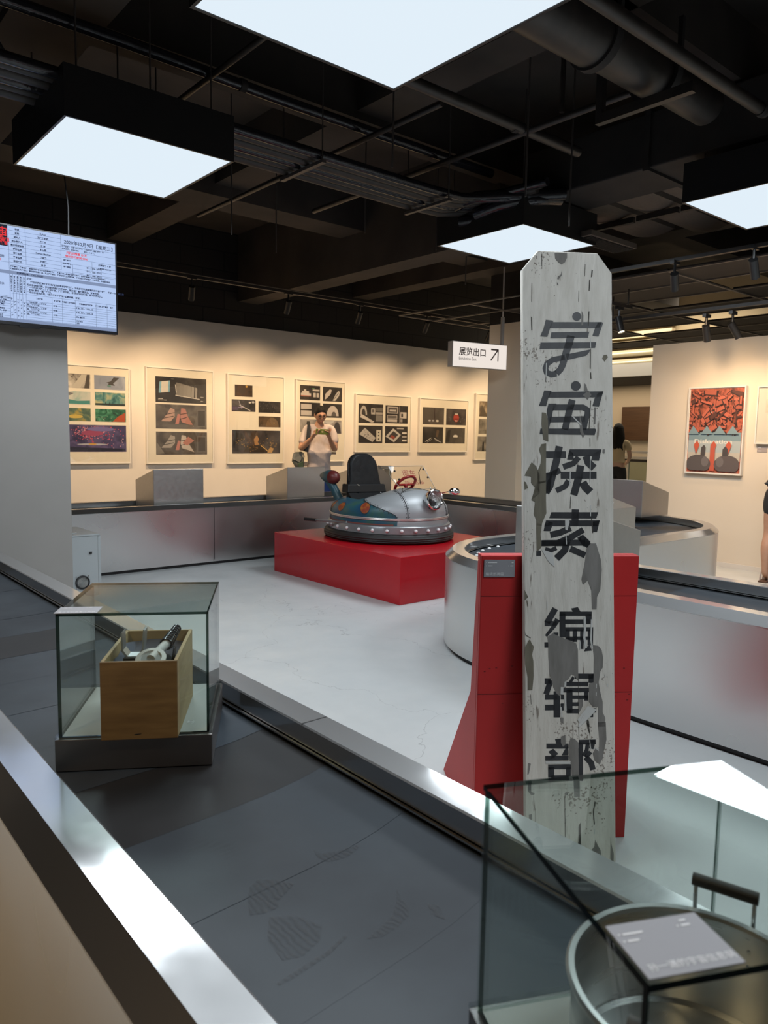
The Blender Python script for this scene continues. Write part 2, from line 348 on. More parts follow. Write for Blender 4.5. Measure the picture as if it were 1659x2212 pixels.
BD_dark='-655,18430 -615,18423 -638,18228 -678,18182|-730,18120 -700,18121 -726,17762 -751,17761|-2259,18877 -2266,18476 -2248,18476 -2240,18878|-2582,17945 -2590,17353 -2575,17353 -2567,17945|-2602,16880 -2594,16453 -2565,16454 -2572,16882|-758,17121 -782,16675 -757,16674 -733,17121|-721,15934 -731,15312 -704,15313 -694,15935|-718,15193 -707,14987 -683,14989 -694,15195|-722,14309 -780,13395 -758,13394 -701,14308|-2856,16460 -2938,14990 -2923,14990 -2841,16460|-1073,17764 -1087,17407 -1075,17407 -1061,17764|-864,18607 -882,18219 -869,18219 -852,18607|-2143,15025 -2153,14863 -2138,14863 -2128,15025|-748,13143 -750,12879 -734,12879 -733,13144|-1370,11321 -1393,10943 -1378,10942 -1355,11321|-718,10655 -682,10189 -655,10191 -691,10657|-902,4536 -829,4433 -808,4257 -883,4259|-1155,5863 -1162,4642 -1149,4642 -1142,5863|-2868,7243 -2825,7077 -2808,7089 -2848,7248|-2825,7077 -2655,6971 -2644,6988 -2808,7089|-2661,5277 -2646,4973 -2633,4974 -2649,5277|-1177,1284 -1111,1385 -1104,764 -1094,536 -1245,665 -1180,808|-1614,2189 -1599,885 -1581,884 -1596,2188|-1161,4280 -1154,3883 -1139,3883 -1145,4280|-908,4401 -832,4337 -790,4001 -855,4149|-666,1996 -722,1684 -692,1682 -635,1991|-722,1684 -692,1308 -662,1309 -692,1682|-2531,1845 -2532,1329 -2524,1329 -2522,1844|-789,2424 -756,2476 -735,2402'
BD_white='-1308,13798 -1038,13524 -1012,13549 -1281,13823|-2136,15452 -2149,15040 -2122,15040 -2109,15452|-717,16260 -713,15964 -689,15965 -693,16262|-746,11050 -754,10714 -727,10714 -719,11050|-1552,10592 -1417,10622 -1409,10506 -1479,10273 -1547,10302|-1539,10156 -1526,9837 -1496,9839 -1509,10158|-747,12556 -761,11765 -737,11765 -723,12556|-1394,12079 -1406,11642 -1376,11641 -1364,12079|-2300,9691 -1944,9576 -1887,9143 -2065,9287 -2212,9518|-2147,8106 -2142,7848 -2118,7848 -2123,8107|-983,7598 -975,7231 -902,7229 -911,7600|-975,7231 -997,6984 -925,6985 -902,7229|-997,6984 -946,6651 -874,6661 -925,6985|-749,7537 -762,7188 -711,7186 -698,7535|-762,7188 -775,6899 -724,6902 -711,7186|-775,6899 -734,6630 -683,6637 -724,6902|-1600,5197 -1581,4751 -1531,4752 -1549,5199|-1736,4874 -1706,4570 -1660,4573 -1690,4878|-1710,5486 -1722,5263 -1638,5258 -1626,5481|-1591,5647 -1603,5485 -1544,5480 -1532,5643|-1117,6863 -1119,6618 -1085,6617 -1083,6863|-596,5570 -606,5427 -580,5425 -571,5568|-606,5305 -611,5192 -586,5191 -581,5303|-330,5851 -326,5769 -292,5770 -296,5852|-253,5563 -247,5461 -213,5462 -219,5564|-680,1185 -692,1019 -666,1017 -654,1182|-824,3853 -782,3560 -760,3562 -802,3856|-739,3539 -629,3599 -520,3513 -531,3597 -651,3631|-2205,3253 -1415,3243 -1427,3150 -2194,3180'
BD_flake='-900,4922 -635,4805 -807,4554 -1136,4266 -1179,4277 -1136,4398 -1199,4491'
# ================================================================ the setting
def ground_mat():
    m = M('grey_floor_paint', (0.56, 0.575, 0.57), 0.36, col2=(0.50, 0.515, 0.515), nscale=3.2, nstretch=(1, 1, 1), rough2=0.5, detail=9, lo=.3, hi=.7)
    nt = m.node_tree; b = nt.nodes['Principled BSDF']
    src = b.inputs['Base Color'].links[0].from_socket
    tc = nt.nodes.new('ShaderNodeTexCoord')
    # hairline cracks
    v = nt.nodes.new('ShaderNodeTexVoronoi'); v.feature = 'DISTANCE_TO_EDGE'; v.inputs['Scale'].default_value = 0.7
    n2 = nt.nodes.new('ShaderNodeTexNoise'); n2.inputs['Scale'].default_value = 3.0; n2.inputs['Detail'].default_value = 6
    ad = nt.nodes.new('ShaderNodeMix'); ad.data_type = 'RGBA'; ad.blend_type = 'ADD'; ad.inputs[0].default_value = 0.35
    nt.links.new(tc.outputs['Object'], ad.inputs[6]); nt.links.new(tc.outputs['Object'], n2.inputs[0])
    nt.links.new(n2.outputs[1], ad.inputs[7]); nt.links.new(ad.outputs[2], v.inputs[0])
    lt = nt.nodes.new('ShaderNodeMath'); lt.operation = 'LESS_THAN'; lt.inputs[1].default_value = 0.0010
    nt.links.new(v.outputs['Distance'], lt.inputs[0])
    # dark specks
    s = nt.nodes.new('ShaderNodeTexVoronoi'); s.inputs['Scale'].default_value = 7.0
    nt.links.new(tc.outputs['Object'], s.inputs[0])
    l2 = nt.nodes.new('ShaderNodeMath'); l2.operation = 'LESS_THAN'; l2.inputs[1].default_value = 0.045
    nt.links.new(s.outputs['Distance'], l2.inputs[0])
    n3 = nt.nodes.new('ShaderNodeTexNoise'); n3.inputs['Scale'].default_value = 1.7
    nt.links.new(tc.outputs['Object'], n3.inputs[0])
    g3 = nt.nodes.new('ShaderNodeMath'); g3.operation = 'GREATER_THAN'; g3.inputs[1].default_value = 0.56
    nt.links.new(n3.outputs[0], g3.inputs[0])
    mu = nt.nodes.new('ShaderNodeMath'); mu.operation = 'MULTIPLY'
    nt.links.new(l2.outputs[0], mu.inputs[0]); nt.links.new(g3.outputs[0], mu.inputs[1])
    mxm = nt.nodes.new('ShaderNodeMath'); mxm.operation = 'MAXIMUM'
    nt.links.new(lt.outputs[0], mxm.inputs[0]); nt.links.new(mu.outputs[0], mxm.inputs[1])
    sc = nt.nodes.new('ShaderNodeMath'); sc.operation = 'MULTIPLY'; sc.inputs[1].default_value = 0.35
    nt.links.new(mxm.outputs[0], sc.inputs[0])
    mx = nt.nodes.new('ShaderNodeMix'); mx.data_type = 'RGBA'; mx.inputs[7].default_value = (0.12, 0.12, 0.13, 1)
    nt.links.new(sc.outputs[0], mx.inputs[0]); nt.links.new(src, mx.inputs[6])
    nt.links.new(mx.outputs[2], b.inputs['Base Color'])
    return m
m_wall = M('warm_white_wall', (0.66, 0.62, 0.575), 0.85, col2=(0.64, 0.60, 0.555), nscale=4)
m_greywall = M('grey_wall_paint', (0.305, 0.288, 0.270), 0.9, col2=(0.297, 0.281, 0.263), nscale=6)
m_beige = M('beige_column_paint', (0.74, 0.64, 0.51), 0.9)
m_ceil = M('ceiling_black', (0.062, 0.051, 0.044), 0.9, col2=(0.034, 0.029, 0.026), nscale=1.6, detail=9)
def block_mat():
    m = M('black_blocks', (0.020, 0.018, 0.017), 0.85)
    nt = m.node_tree; b = nt.nodes['Principled BSDF']
    tc = nt.nodes.new('ShaderNodeTexCoord'); mp = nt.nodes.new('ShaderNodeMapping')
    mp.inputs['Rotation'].default_value = (pi/2, 0, 0); mp.inputs['Scale'].default_value = (1, 1, 1)
    br = nt.nodes.new('ShaderNodeTexBrick'); br.inputs['Scale'].default_value = 1.0
    br.inputs['Brick Width'].default_value = 0.6; br.inputs['Row Height'].default_value = 0.24; br.inputs['Mortar Size'].default_value = 0.008
    br.inputs['Color1'].default_value = (0.021, 0.018, 0.017, 1); br.inputs['Color2'].default_value = (0.030, 0.026, 0.024, 1); br.inputs['Mortar'].default_value = (0.010, 0.009, 0.009, 1)
    nt.links.new(tc.outputs['Object'], mp.inputs[0]); nt.links.new(mp.outputs[0], br.inputs[0]); nt.links.new(br.outputs[0], b.inputs['Base Color'])
    return m
m_blocks = block_mat()

struct('floor', MB().box(-4, 17, -4, 13, -0.1, 0.0), ground_mat())
ZC = 3.85
struct('ceiling', MB().box(-4, 11.4, -4, 9.2, ZC, ZC+0.1), m_ceil)
struct('wall_back', MB().box(-4, 13.0, 8.9, 9.05, 0, 2.69), m_wall)
struct('wall_back_upper', MB().box(-4, 11.4, 8.93, 9.1, 2.69, ZC), m_blocks)
struct('wall_left', MB().box(1.14, 1.625, 5.14, 5.30, 0, 2.2).box(-0.6, 0.28, 5.14, 5.30, 0, 2.2).box(0.28, 1.14, 5.14, 5.30, 0.8, 2.2), m_greywall)
struct('column', MB().box(7.2, 7.7, 6.0, 6.5, 0, 2.69, 0).box(7.2, 7.7, 6.0, 6.5, 2.69, ZC, 1), [m_beige, m_blackpaint])
struct('wall_right', MB().box(7.65, 7.80, -3, 4.5, 0, 2.33), M('warm_wall_paint', (0.68, 0.60, 0.50), 0.85))
struct('baseboard_right', MB().box(7.635, 7.65, -3, 4.5, 0, 0.05), m_wall)
m_far = M('far_hall_wall', (0.62, 0.52, 0.40), 0.8)
struct('wall_far', MB().box(14.0, 14.2, 2.0, 13.0, -0.1, 2.6), m_far)
struct('wall_far_side', MB().box(11.4, 14.2, 12.9, 13.05, -0.1, 4.6), m_far)
struct('wall_outer_added', MB().box(-3.2, -3.0, -4, 8.9, 0, ZC), m_blackpaint)  # unseen wall, added in black so the near rim's bevel reflects dark
# beams under the slab
bm_ = [(-4, 11.4, 4.25, 4.5, 3.45), (-4, 11.4, 2.3, 2.75, 3.5), (-4, 11.4, 6.3, 6.7, 3.4)]
for (a, b, c, d, z) in bm_:
    struct('ceiling_beam', MB().box(a, b, c, d, z, ZC), m_ceil)
for (a, b, z) in [(1.12, 1.55, 3.4), (3.3, 3.6, 3.5), (5.0, 5.3, 3.0), (6.9, 7.2, 3.3)]:
    struct('ceiling_beam', MB().box(a, b, 4.45 if a == 5.0 else -4, 8.93, z, ZC), m_ceil)
# dropped grid of black ceiling tiles over the right-hand side
def tile_ceiling():
    t = MB(); g = MB(); rnd = random.Random(4)
    x0, y0, dx, dy, z = 6.3, 1.2, 0.6, 1.2, 2.78
    gone = {(1, 1), (2, 2), (3, 1), (4, 2), (5, 3), (2, 4), (6, 1), (0, 3), (6, 4), (4, 4)}
    for i in range(8):
        for j in range(5):
            if (i, j) in gone: continue
            if i < 2 and j > 3: continue
            t.box(x0+i*dx+.012, x0+(i+1)*dx-.012, y0+j*dy+.012, y0+(j+1)*dy-.012, z+.012, z+.03)
    for i in range(9):
        g.box(x0+i*dx-.012, x0+i*dx+.012, y0, y0+5*dy, z, z+.012)
    for j in range(6):
        g.box(x0, x0+8*dx, y0+j*dy-.012, y0+j*dy+.012, z-.001, z+.012)
    o = struct('ceiling_tiles', t, M('dark_tile', (0.040, 0.033, 0.028), 0.8))
    struct('ceiling_grid', g, M('tile_grid_bar', (0.16, 0.14, 0.12), 0.5), o)
tile_ceiling()
# atrium front beyond the opening
struct('trim_1', MB().box(12.0, 12.12, 3.0, 12.9, 2.41, 2.63), M('white_fascia', (0.8, 0.8, 0.78), 0.6))
struct('ceiling_far', MB().box(12.12, 14.0, 2.0, 12.9, 2.40, 2.46), m_blackpaint)
slats = MB()
for k in range(9):
    slats.box(12.3, 12.42, 6.9, 12.9, 2.64+k*0.16, 2.64+k*0.16+0.11, 0)
slats.box(12.44, 12.5, 3.0, 12.9, 2.6, 4.6, 1)
struct('wall_atrium', slats, [M('slat_beige', (0.62, 0.54, 0.38), 0.6), M('slat_back', (0.42, 0.34, 0.22), 0.7)])
strips = MB()
for k in (0, 1, 2):
    strips.box(12.25, 12.29, 6.9, 12.9, 2.69+k*0.16, 2.705+k*0.16)
o = thing('cove_light', 'glowing cove light lines in the slatted hall ceiling behind the sign board', 'light', (12.27, 8, 2.7))
obj('light_strip', strips, emit_mat('cove_glow', (1.0, 0.86, 0.6), 1.6), o)
def area(name, loc, sx, sy, w, col, rot=(0, 0, 0), parent=None):
    l = bpy.data.lights.new(name, 'AREA'); l.shape = 'RECTANGLE'; l.size = sx; l.size_y = sy; l.energy = w; l.color = col
    ob = bpy.data.objects.new(name, l); COL.objects.link(ob); ob.location = loc; ob.rotation_euler = rot
    if parent is not None:
        ob.parent = parent; ob.matrix_parent_inverse = PINV(parent)
    return ob
area('atrium_fill', (11.75, 8.0, 3.6), 0.6, 5, 100, (1.0, 0.86, 0.66))  # added fill lamp that brightens the white fascia and slats
area('far_hall_area', (13.1, 8.2, 2.38), 1.2, 4, 38, (1.0, 0.8, 0.55))  # warm area lamp just under the far ceiling, without a fixture

# ================================================================ ceiling services
def light_panel(x, y, z, label, s=0.91, h=0.24, rods=True):
    t = thing('ceiling_light_panel', label, 'ceiling light', (x, y, z), 'square light boxes hung from the ceiling')
    a = s/2
    fr = MB()
    e = 0.012
    for (x0, x1, y0, y1) in ((-a, a, -a, -a+e), (-a, a, a-e, a), (-a, -a+e, -a+e, a-e), (a-e, a, -a+e, a-e)):
        fr.box(x+x0, x+x1, y+y0, y+y1, z-0.004, z+h)
    fr.box(x-a+e, x+a-e, y-a+e, y+a-e, z+h-0.02, z+h)
    obj('housing', fr, m_black, t)
    d = a-e
    obj('diffuser', MB().box(x-d, x+d, y-d, y+d, z, z+0.006), m_diff, t)
    area('lamp', (x, y, z-0.006), s-0.04, s-0.04, PANEL_W, PANEL_COL, parent=t)
    if rods:
        for i in (-1, 1):
            for j in (-1, 1):
                rx, ry = x+i*a*.8, y+j*a*.8      # rods that meet a duct end on its underside
                top = 3.118 if (4.70 < rx < 5.27 and ry < 3.98) or (2.19 < ry < 2.47 and rx < 4.4) else ZC
                obj('hanger_rod', MB().tube([(rx, ry, z+h), (rx, ry, top)], 0.005, 6), m_rod, t)
m_diff = emit_mat('light_diffuser', (0.80, 0.91, 1.0), PANEL_EMIT)
m_rod = M('threaded_rod', (0.10, 0.09, 0.085), 0.5, 0.6)
light_panel(1.665, 2.03, 2.72, 'big bright square light box nearest overhead, cut off by the top of the photo')
light_panel(1.695, 4.335, 2.80, 'square light box above the television')
light_panel(4.88, 4.15, 2.86, 'square light box straight behind the top of the painted sign board')
light_panel(5.125, 2.145, 2.82, 'square light box cut off at the right, above the red poster')
light_panel(1.66, -0.3, 2.75, 'square light box behind the viewer, over the glass case holding the steel pot')
light_panel(5.1, 0.0, 2.82, 'square light box beyond the right side, over the end of the right conveyor')

m_pipe = M('pipe_paint', (0.018, 0.016, 0.015), 0.42, col2=(0.034, 0.028, 0.025), nscale=9)
m_shiny = M('shiny_black_pipe', (0.014, 0.014, 0.018), 0.12, bump=0.25, bscale=16)
def pipe(name, label, cat, path, r, m=None, n=12, collars=(), group=None):
    t = thing(name, label, cat, path[0], group)
    obj('pipe_run', MB().tube(path, r, n), m or m_pipe, t, smooth=True)
    for c, d in collars:
        obj('collar', MB().tube([Vector(c)-Vector(d)*.02, Vector(c)+Vector(d)*.02], r*1.14, n), m_blackpaint, t, smooth=True)
    return t
rnd = random.Random(3)
pipe('ceiling_pipe', 'shiny lacquered black pipe running under the ceiling from the top left corner', 'pipe', [(-0.5, 4.04, 3.3), (1.6, 4.03, 3.3), (2.6, 4.06, 3.3), (4.45, 4.05, 3.3)], 0.032, m_shiny, collars=[((2.3, 4.05, 3.3), (1, 0, 0))])
pipe('ceiling_pipe', 'long round pipe slanting down to the upper right corner above the fat duct', 'pipe', [(0.5, 1.97, 3.1), (4.36, 1.97, 3.1)], 0.033, collars=[((4.31, 1.97, 3.1), (1, 0, 0))])
pipe('ceiling_pipe', 'thin round pipe between the big light box and the black main duct', 'pipe', [(2.0, 3.27, 3.25), (4.45, 3.26, 3.25)], 0.034, collars=[((3.8, 3.27, 3.25), (1, 0, 0))])
pipe('conduit', 'thin conduit crossing above the light box over the television', 'conduit', [(2.08, 2.6, 3.27), (2.08, 5.0, 3.27)], 0.017)
pipe('conduit', 'thin conduit crossing the ceiling behind the cable bundle', 'conduit', [(3.185, 3.3, 3.22), (3.185, 6.4, 3.22)], 0.017)
pipe('conduit', 'thin conduit crossing in front of the black main duct', 'conduit', [(3.88, 2.5, 3.23), (3.88, 5.6, 3.23)], 0.020)
t = thing('round_duct', 'fat round duct with clamps beside the big light box, top right', 'duct', (3.0, 2.35, 3.35))
obj('duct_run', MB().tube([(0.5, 2.33, 3.25), (3.3, 2.33, 3.25)], 0.135, 24), m_pipe, t, smooth=True)
obj('duct_run', MB().tube([(3.3, 2.33, 3.25), (3.85, 2.33, 3.25)], 0.122, 24), m_pipe, t, smooth=True)
obj('duct_run', MB().tube([(3.85, 2.33, 3.25), (4.4, 2.33, 3.25)], 0.105, 24), m_pipe, t, smooth=True)
for x in (3.28, 3.84):
    obj('clamp_strap', MB().box(x-.012, x+.012, 2.485, 2.51, 3.25, 3.498), m_blackpaint, t)
    obj('clamp', MB().tube([(x-.025, 2.33, 3.25), (x+.025, 2.33, 3.25)], 0.148, 24), m_blackpaint, t, smooth=True)
    obj('clamp_strap', MB().box(x-.012, x+.012, 2.18, 2.205, 3.25, 3.498), m_blackpaint, t)
obj('support_bracket', MB().box(3.72, 3.76, 2.05, 2.62, 3.05, 3.10).box(3.72, 3.76, 2.58, 2.62, 3.1, 3.5), m_pipe, t)
# bundle of pipes on a tray
t = thing('cable_tray', 'tray of parallel black pipes running from the light box over the television', 'pipes', (2.2, 4.2, 3.0))
for k, (y, r) in enumerate([(3.98, .03), (4.05, .024), (4.12, .035), (4.21, .03), (4.29, .024), (4.36, .035)]):
    ex = 4.25+.03*k
    P = [(0.2, y, 3.02), (ex-.5, y, 3.02), (ex-.2, y, 3.03), (ex, y-.04, 3.06), (ex+.12, y-.16, 3.10), (ex+.16, y-.5, 3.1)]
    obj('insulated_pipe', MB().tube(P, r, 10), m_shiny if k % 3 == 0 else m_pipe, t, smooth=True)
for x in (0.6, 1.7, 2.8, 3.9):
    obj('tray_hanger', MB().box(x-.015, x+.015, 3.93, 4.41, 2.96, 2.98).tube([(x, 3.95, 2.97), (x, 3.95, ZC)], .005, 6).tube([(x, 4.39, 2.97), (x, 4.39, ZC)], .005, 6), m_rod, t)
# main rectangular duct across the right half and the wrapped branch ducts beyond
obj_d = thing('main_duct', 'black rectangular main duct crossing the ceiling right of the cable bundle', 'duct', (4.5, 2.4, 3.2))
obj('duct_body', MB().box(4.73, 5.24, -1.5, 3.97, 3.12, 3.48), m_blackpaint, obj_d, bevel=0.01)
for y in (-.4, .7, 1.8, 2.9):
    obj('duct_flange', MB().box(4.71, 5.26, y-.02, y+.02, 3.10, 3.50), m_blackpaint, obj_d)
m_wrap = M('duct_wrap', (0.115, 0.092, 0.075), 0.8, bump=0.5, bscale=5, bstretch=(2, 4, 1))
for k, (y0, y1, x1, lab) in enumerate([(2.70, 3.16, 6.6, 'wrapped brown branch duct nearest the right light box'), (3.23, 3.55, 6.6, 'narrow wrapped branch duct in the middle of three'), (3.62, 4.0, 6.4, 'wrapped branch duct nearest the light box behind the sign board')]):
    t = thing('branch_duct', lab, 'duct', (5, y0, 3.05))
    pts = [(5.27, y0+(y1-y0)*u, 3.17-.03*sin(pi*u)) for u in [i/8 for i in range(9)]] + [(5.27, y1, 3.4), (5.27, y0, 3.4)]
    obj('duct_body', MB().prism(pts, (x1-5.27, 0, 0)), m_wrap, t, smooth=True)
    obj('support_bar', MB().box(5.7, 5.74, y0-.02, y1+.02, 3.09, 3.135), m_pipe, t)
t = thing('air_grille', 'slotted air grille behind the top right of the painted sign board', 'vent', (5.45, 3.7, 2.9))
obj('grille_frame', MB().box(5.13, 5.78, 3.6, 3.82, 2.89, 2.93), m_wrap, t)
gm = MB()
for k in range(22): gm.box(5.16+k*.028, 5.172+k*.028, 3.62, 3.80, 2.882, 2.892)
obj('slats', gm, m_blackpaint, t)
# corrugated hoses
for P, lab in [([(4.22, 4.20, 3.05), (4.22, 3.98, 3.06), (4.45, 3.75, 3.07), (4.72, 3.56, 3.10)], 'thick black hose from the cable bundle into the main duct, topmost of three'),
               ([(4.42, 4.34, 3.0), (4.50, 4.14, 3.0), (4.60, 3.92, 3.01), (4.80, 3.80, 3.06)], 'thick black hose from the cable bundle into the main duct, lowest of three'),
               ([(4.34, 4.10, 2.99), (4.40, 3.86, 3.03), (4.55, 3.68, 3.05), (4.76, 3.64, 3.08)], 'thick black hose from the cable bundle into the main duct, middle of three')]:
    Q = []
    for i in range(len(P)-1):
        for k in range(5):
            u = k/5; p0, p1, p2, p3 = [Vector(P[min(max(j, 0), 3)]) for j in (i-1, i, i+1, i+2)]
            Q.append(.5*((2*p1)+(p2-p0)*u+(2*p0-5*p1+4*p2-p3)*u*u+(3*p1-p0-3*p2+p3)*u**3))
    Q.append(Vector(P[-1]))
    pipe('flexible_hose', lab, 'hose', Q, 0.045, m_shiny, 14)
# loose thin rods and cable
t = thing('loose_cable', 'thin black cable drooping above the light box over the television', 'cable', (0.9, 3.9, 3.3))
obj('cable_run', MB().tube([(0.85, 4.0, 3.3), (1.05, 4.15, 3.12), (1.3, 4.2, 3.12), (1.65, 4.1, 3.1), (2.0, 4.1, 2.98), (2.05, 4.12, 3.0)], 0.008, 8), m_black, t, smooth=True)
for i, (x, y) in enumerate([(2.75, 5.0), (3.5, 5.6), (3.9, 4.9), (4.3, 3.2), (2.9, 3.4), (4.7, 4.9), (3.6, 3.0), (5.6, 5.4)]):
    lab = ['thin hanging rod right of the light box over the television', 'thin hanging rod above the gap between the second and third picture frames', 'thin hanging rod beside the tray of pipes', 'thin hanging rod in front of the black main duct', 'thin hanging rod under the lower point of the biggest light box', 'thin hanging rod left of the light box behind the sign board', 'thin hanging rod by the conduit near the main duct', 'thin hanging rod over the hanging exit sign'][i]
    t = thing('hanging_rod', lab, 'rod', (x, y, ZC), 'loose threaded rods under the ceiling')
    obj('rod', MB().tube([(x, y, ZC), (x, y, 2.72 + .1*(i % 3))], 0.006, 6), m_rod, t)
t = thing('sprinkler', 'upright sprinkler pipe with small brass head under the slab, upper right of centre', 'sprinkler', (3.85, 2.95, 3.4))
obj('drop_pipe', MB().tube([(3.85, 2.95, 3.25), (3.85, 2.95, 3.62)], 0.016, 8), m_pipe, t)
obj('head', MB().lathe([(0.001, 0), (.012, .005), (.02, .02), (.006, .03), (.016, .045), (.001, .05)], (3.85, 2.95, 3.62), 10), m_strip, t)

# track lights
m_spotbody = M('spot_body', (0.018, 0.018, 0.019), 0.35)
m_lens = emit_mat('spot_lens', (1.0, 0.82, 0.55), 6.0)
m_lensoff = M('spot_lens_dark', (0.3, 0.26, 0.2), 0.3)
def spot_head(x, y, z, aim, label, power=1.0, ang=52, lit=True, soft=0.03):
    t = thing('track_spotlight', label, 'spotlight', (x, y, z), 'black track spotlights')
    d = (Vector(aim) - Vector((x, y, z))).normalized()
    p = Vector((x, y, z))
    obj('adapter', MB().box(x-.05, x+.05, y-.018, y+.018, z+.10, z+.13).tube([(x, y, z+.11), (x, y, z+.02)], .012, 8), m_spotbody, t)
    a, b = p - d*.03, p + d*.13
    obj('barrel', MB().tube([a, b], .034, 16, cap=False).lathe([(0.034, 0), (.001, 0)], a, 16, axis=-d), m_spotbody, t, smooth=True)
    obj('lens', MB().lathe([(0.032, 0), (.001, 0)], b-d*.01, 16, axis=d), m_lens if lit else m_lensoff, t)
    l = bpy.data.lights.new('lamp', 'SPOT'); l.energy = SPOT_W*power; l.color = SPOT_COL; l.spot_size = radians(ang); l.spot_blend = 0.9; l.shadow_soft_size = soft
    ob = bpy.data.objects.new('lamp', l); COL.objects.link(ob)
    ob.location = p + d*.14
    ob.rotation_euler = d.to_track_quat('-Z', 'Y').to_euler()
    ob.parent = t; ob.matrix_parent_inverse = PINV(t)
t = thing('light_track', 'long black lighting track along the back wall above the picture frames', 'track', (5, 7.5, 2.93))
obj('rail', MB().box(-1.5, 11.0, 7.47, 7.51, 2.90, 2.93), m_pipe, t)
obj('rail_wire', MB().tube([(-1.5, 7.44, 2.94), (4, 7.44, 2.93), (11, 7.44, 2.94)], .006, 6), m_rod, t)
for k, (x, fx) in enumerate([(2.5, 3.1), (3.65, 4.15), (4.85, 5.24), (5.9, 6.3), (7.05, 7.48), (8.3, 8.78), (9.6, 9.98), (1.2, 1.9)]):
    spot_head(x, 7.49, 2.79, (fx, 8.9, 1.08), ['track spotlight hidden behind the television', 'track spotlight on the back rail, first right of the television', 'track spotlight on the back rail, second right of the television', 'track spotlight on the back rail above the man', 'track spotlight on the back rail above the bumper car seat', 'track spotlight just left of the hanging exit sign', 'track spotlight hidden by the column behind the exit sign', 'track spotlight far left behind the wall'][k], ang=91, power=.93)
t = thing('light_track', 'black lighting track right of the painted sign board, below the main duct', 'track', (6.0, 3, 2.78))
obj('rail', MB().box(5.98, 6.02, 1.0, 4.6, 2.78, 2.81), m_pipe, t)
spot_head(6.0, 3.37, 2.66, (7.65, 4.1, .9), 'track spotlight hanging nearest the sign board on the right track', .62, 90, soft=.15)
spot_head(6.0, 2.72, 2.67, (7.65, 3.1, .9), 'track spotlight at the right edge under the cut off light box', .62, 90, soft=.15)
t = thing('light_track', 'very short lighting track close to the right edge of the sign board', 'track', (6.65, 4.3, 2.6))
obj('rail', MB().box(6.45, 6.85, 4.28, 4.32, 2.60, 2.63).tube([(6.5, 4.3, 2.63), (6.5, 4.3, 2.79)], .006, 6).tube([(6.8, 4.3, 2.63), (6.8, 4.3, 2.79)], .006, 6), m_pipe, t)
t = thing('light_track', 'short black lighting track over the wall with the red poster', 'track', (7.0, 3.6, 2.5))
obj('rail', MB().box(6.98, 7.02, 2.0, 4.8, 2.52, 2.55).tube([(7, 2.2, 2.55), (7, 2.2, 2.78)], .006, 6).tube([(7, 4.6, 2.55), (7, 4.6, 2.78)], .006, 6), m_pipe, t)
spot_head(6.65, 4.30, 2.47, (6.5, 3.6, 0.4), 'lit track spotlight close to the right edge of the sign board', .6)
spot_head(7.0, 3.58, 2.36, (7.65, 3.7, 1.2), 'lit track spotlight above the red poster', .09, 120)
spot_head(7.0, 3.33, 2.36, (7.65, 2.9, 1.2), 'dark track spotlight above the corner of the pale framed print', .07, 120, lit=False)
t = thing('light_track', 'added unseen lighting track outside the conveyor loop, left of the viewer', 'track', (-0.9, 1, 2.8))  # unseen track added so the near side panel reflects a warm-lit floor
obj('rail', MB().box(-0.92, -0.88, -3, 4.5, 2.90, 2.93), m_pipe, t)
for k, (y, ty) in enumerate([(-1.2, -1.0), (1.0, 1.2), (3.0, 3.2)]):
    spot_head(-0.9, y, 2.79, (-.15, ty, 0), ['added unseen spotlight on the left track behind the viewer', 'added unseen spotlight on the left track beside the viewer', 'added unseen spotlight on the left track ahead of the viewer'][k], .55, 84)
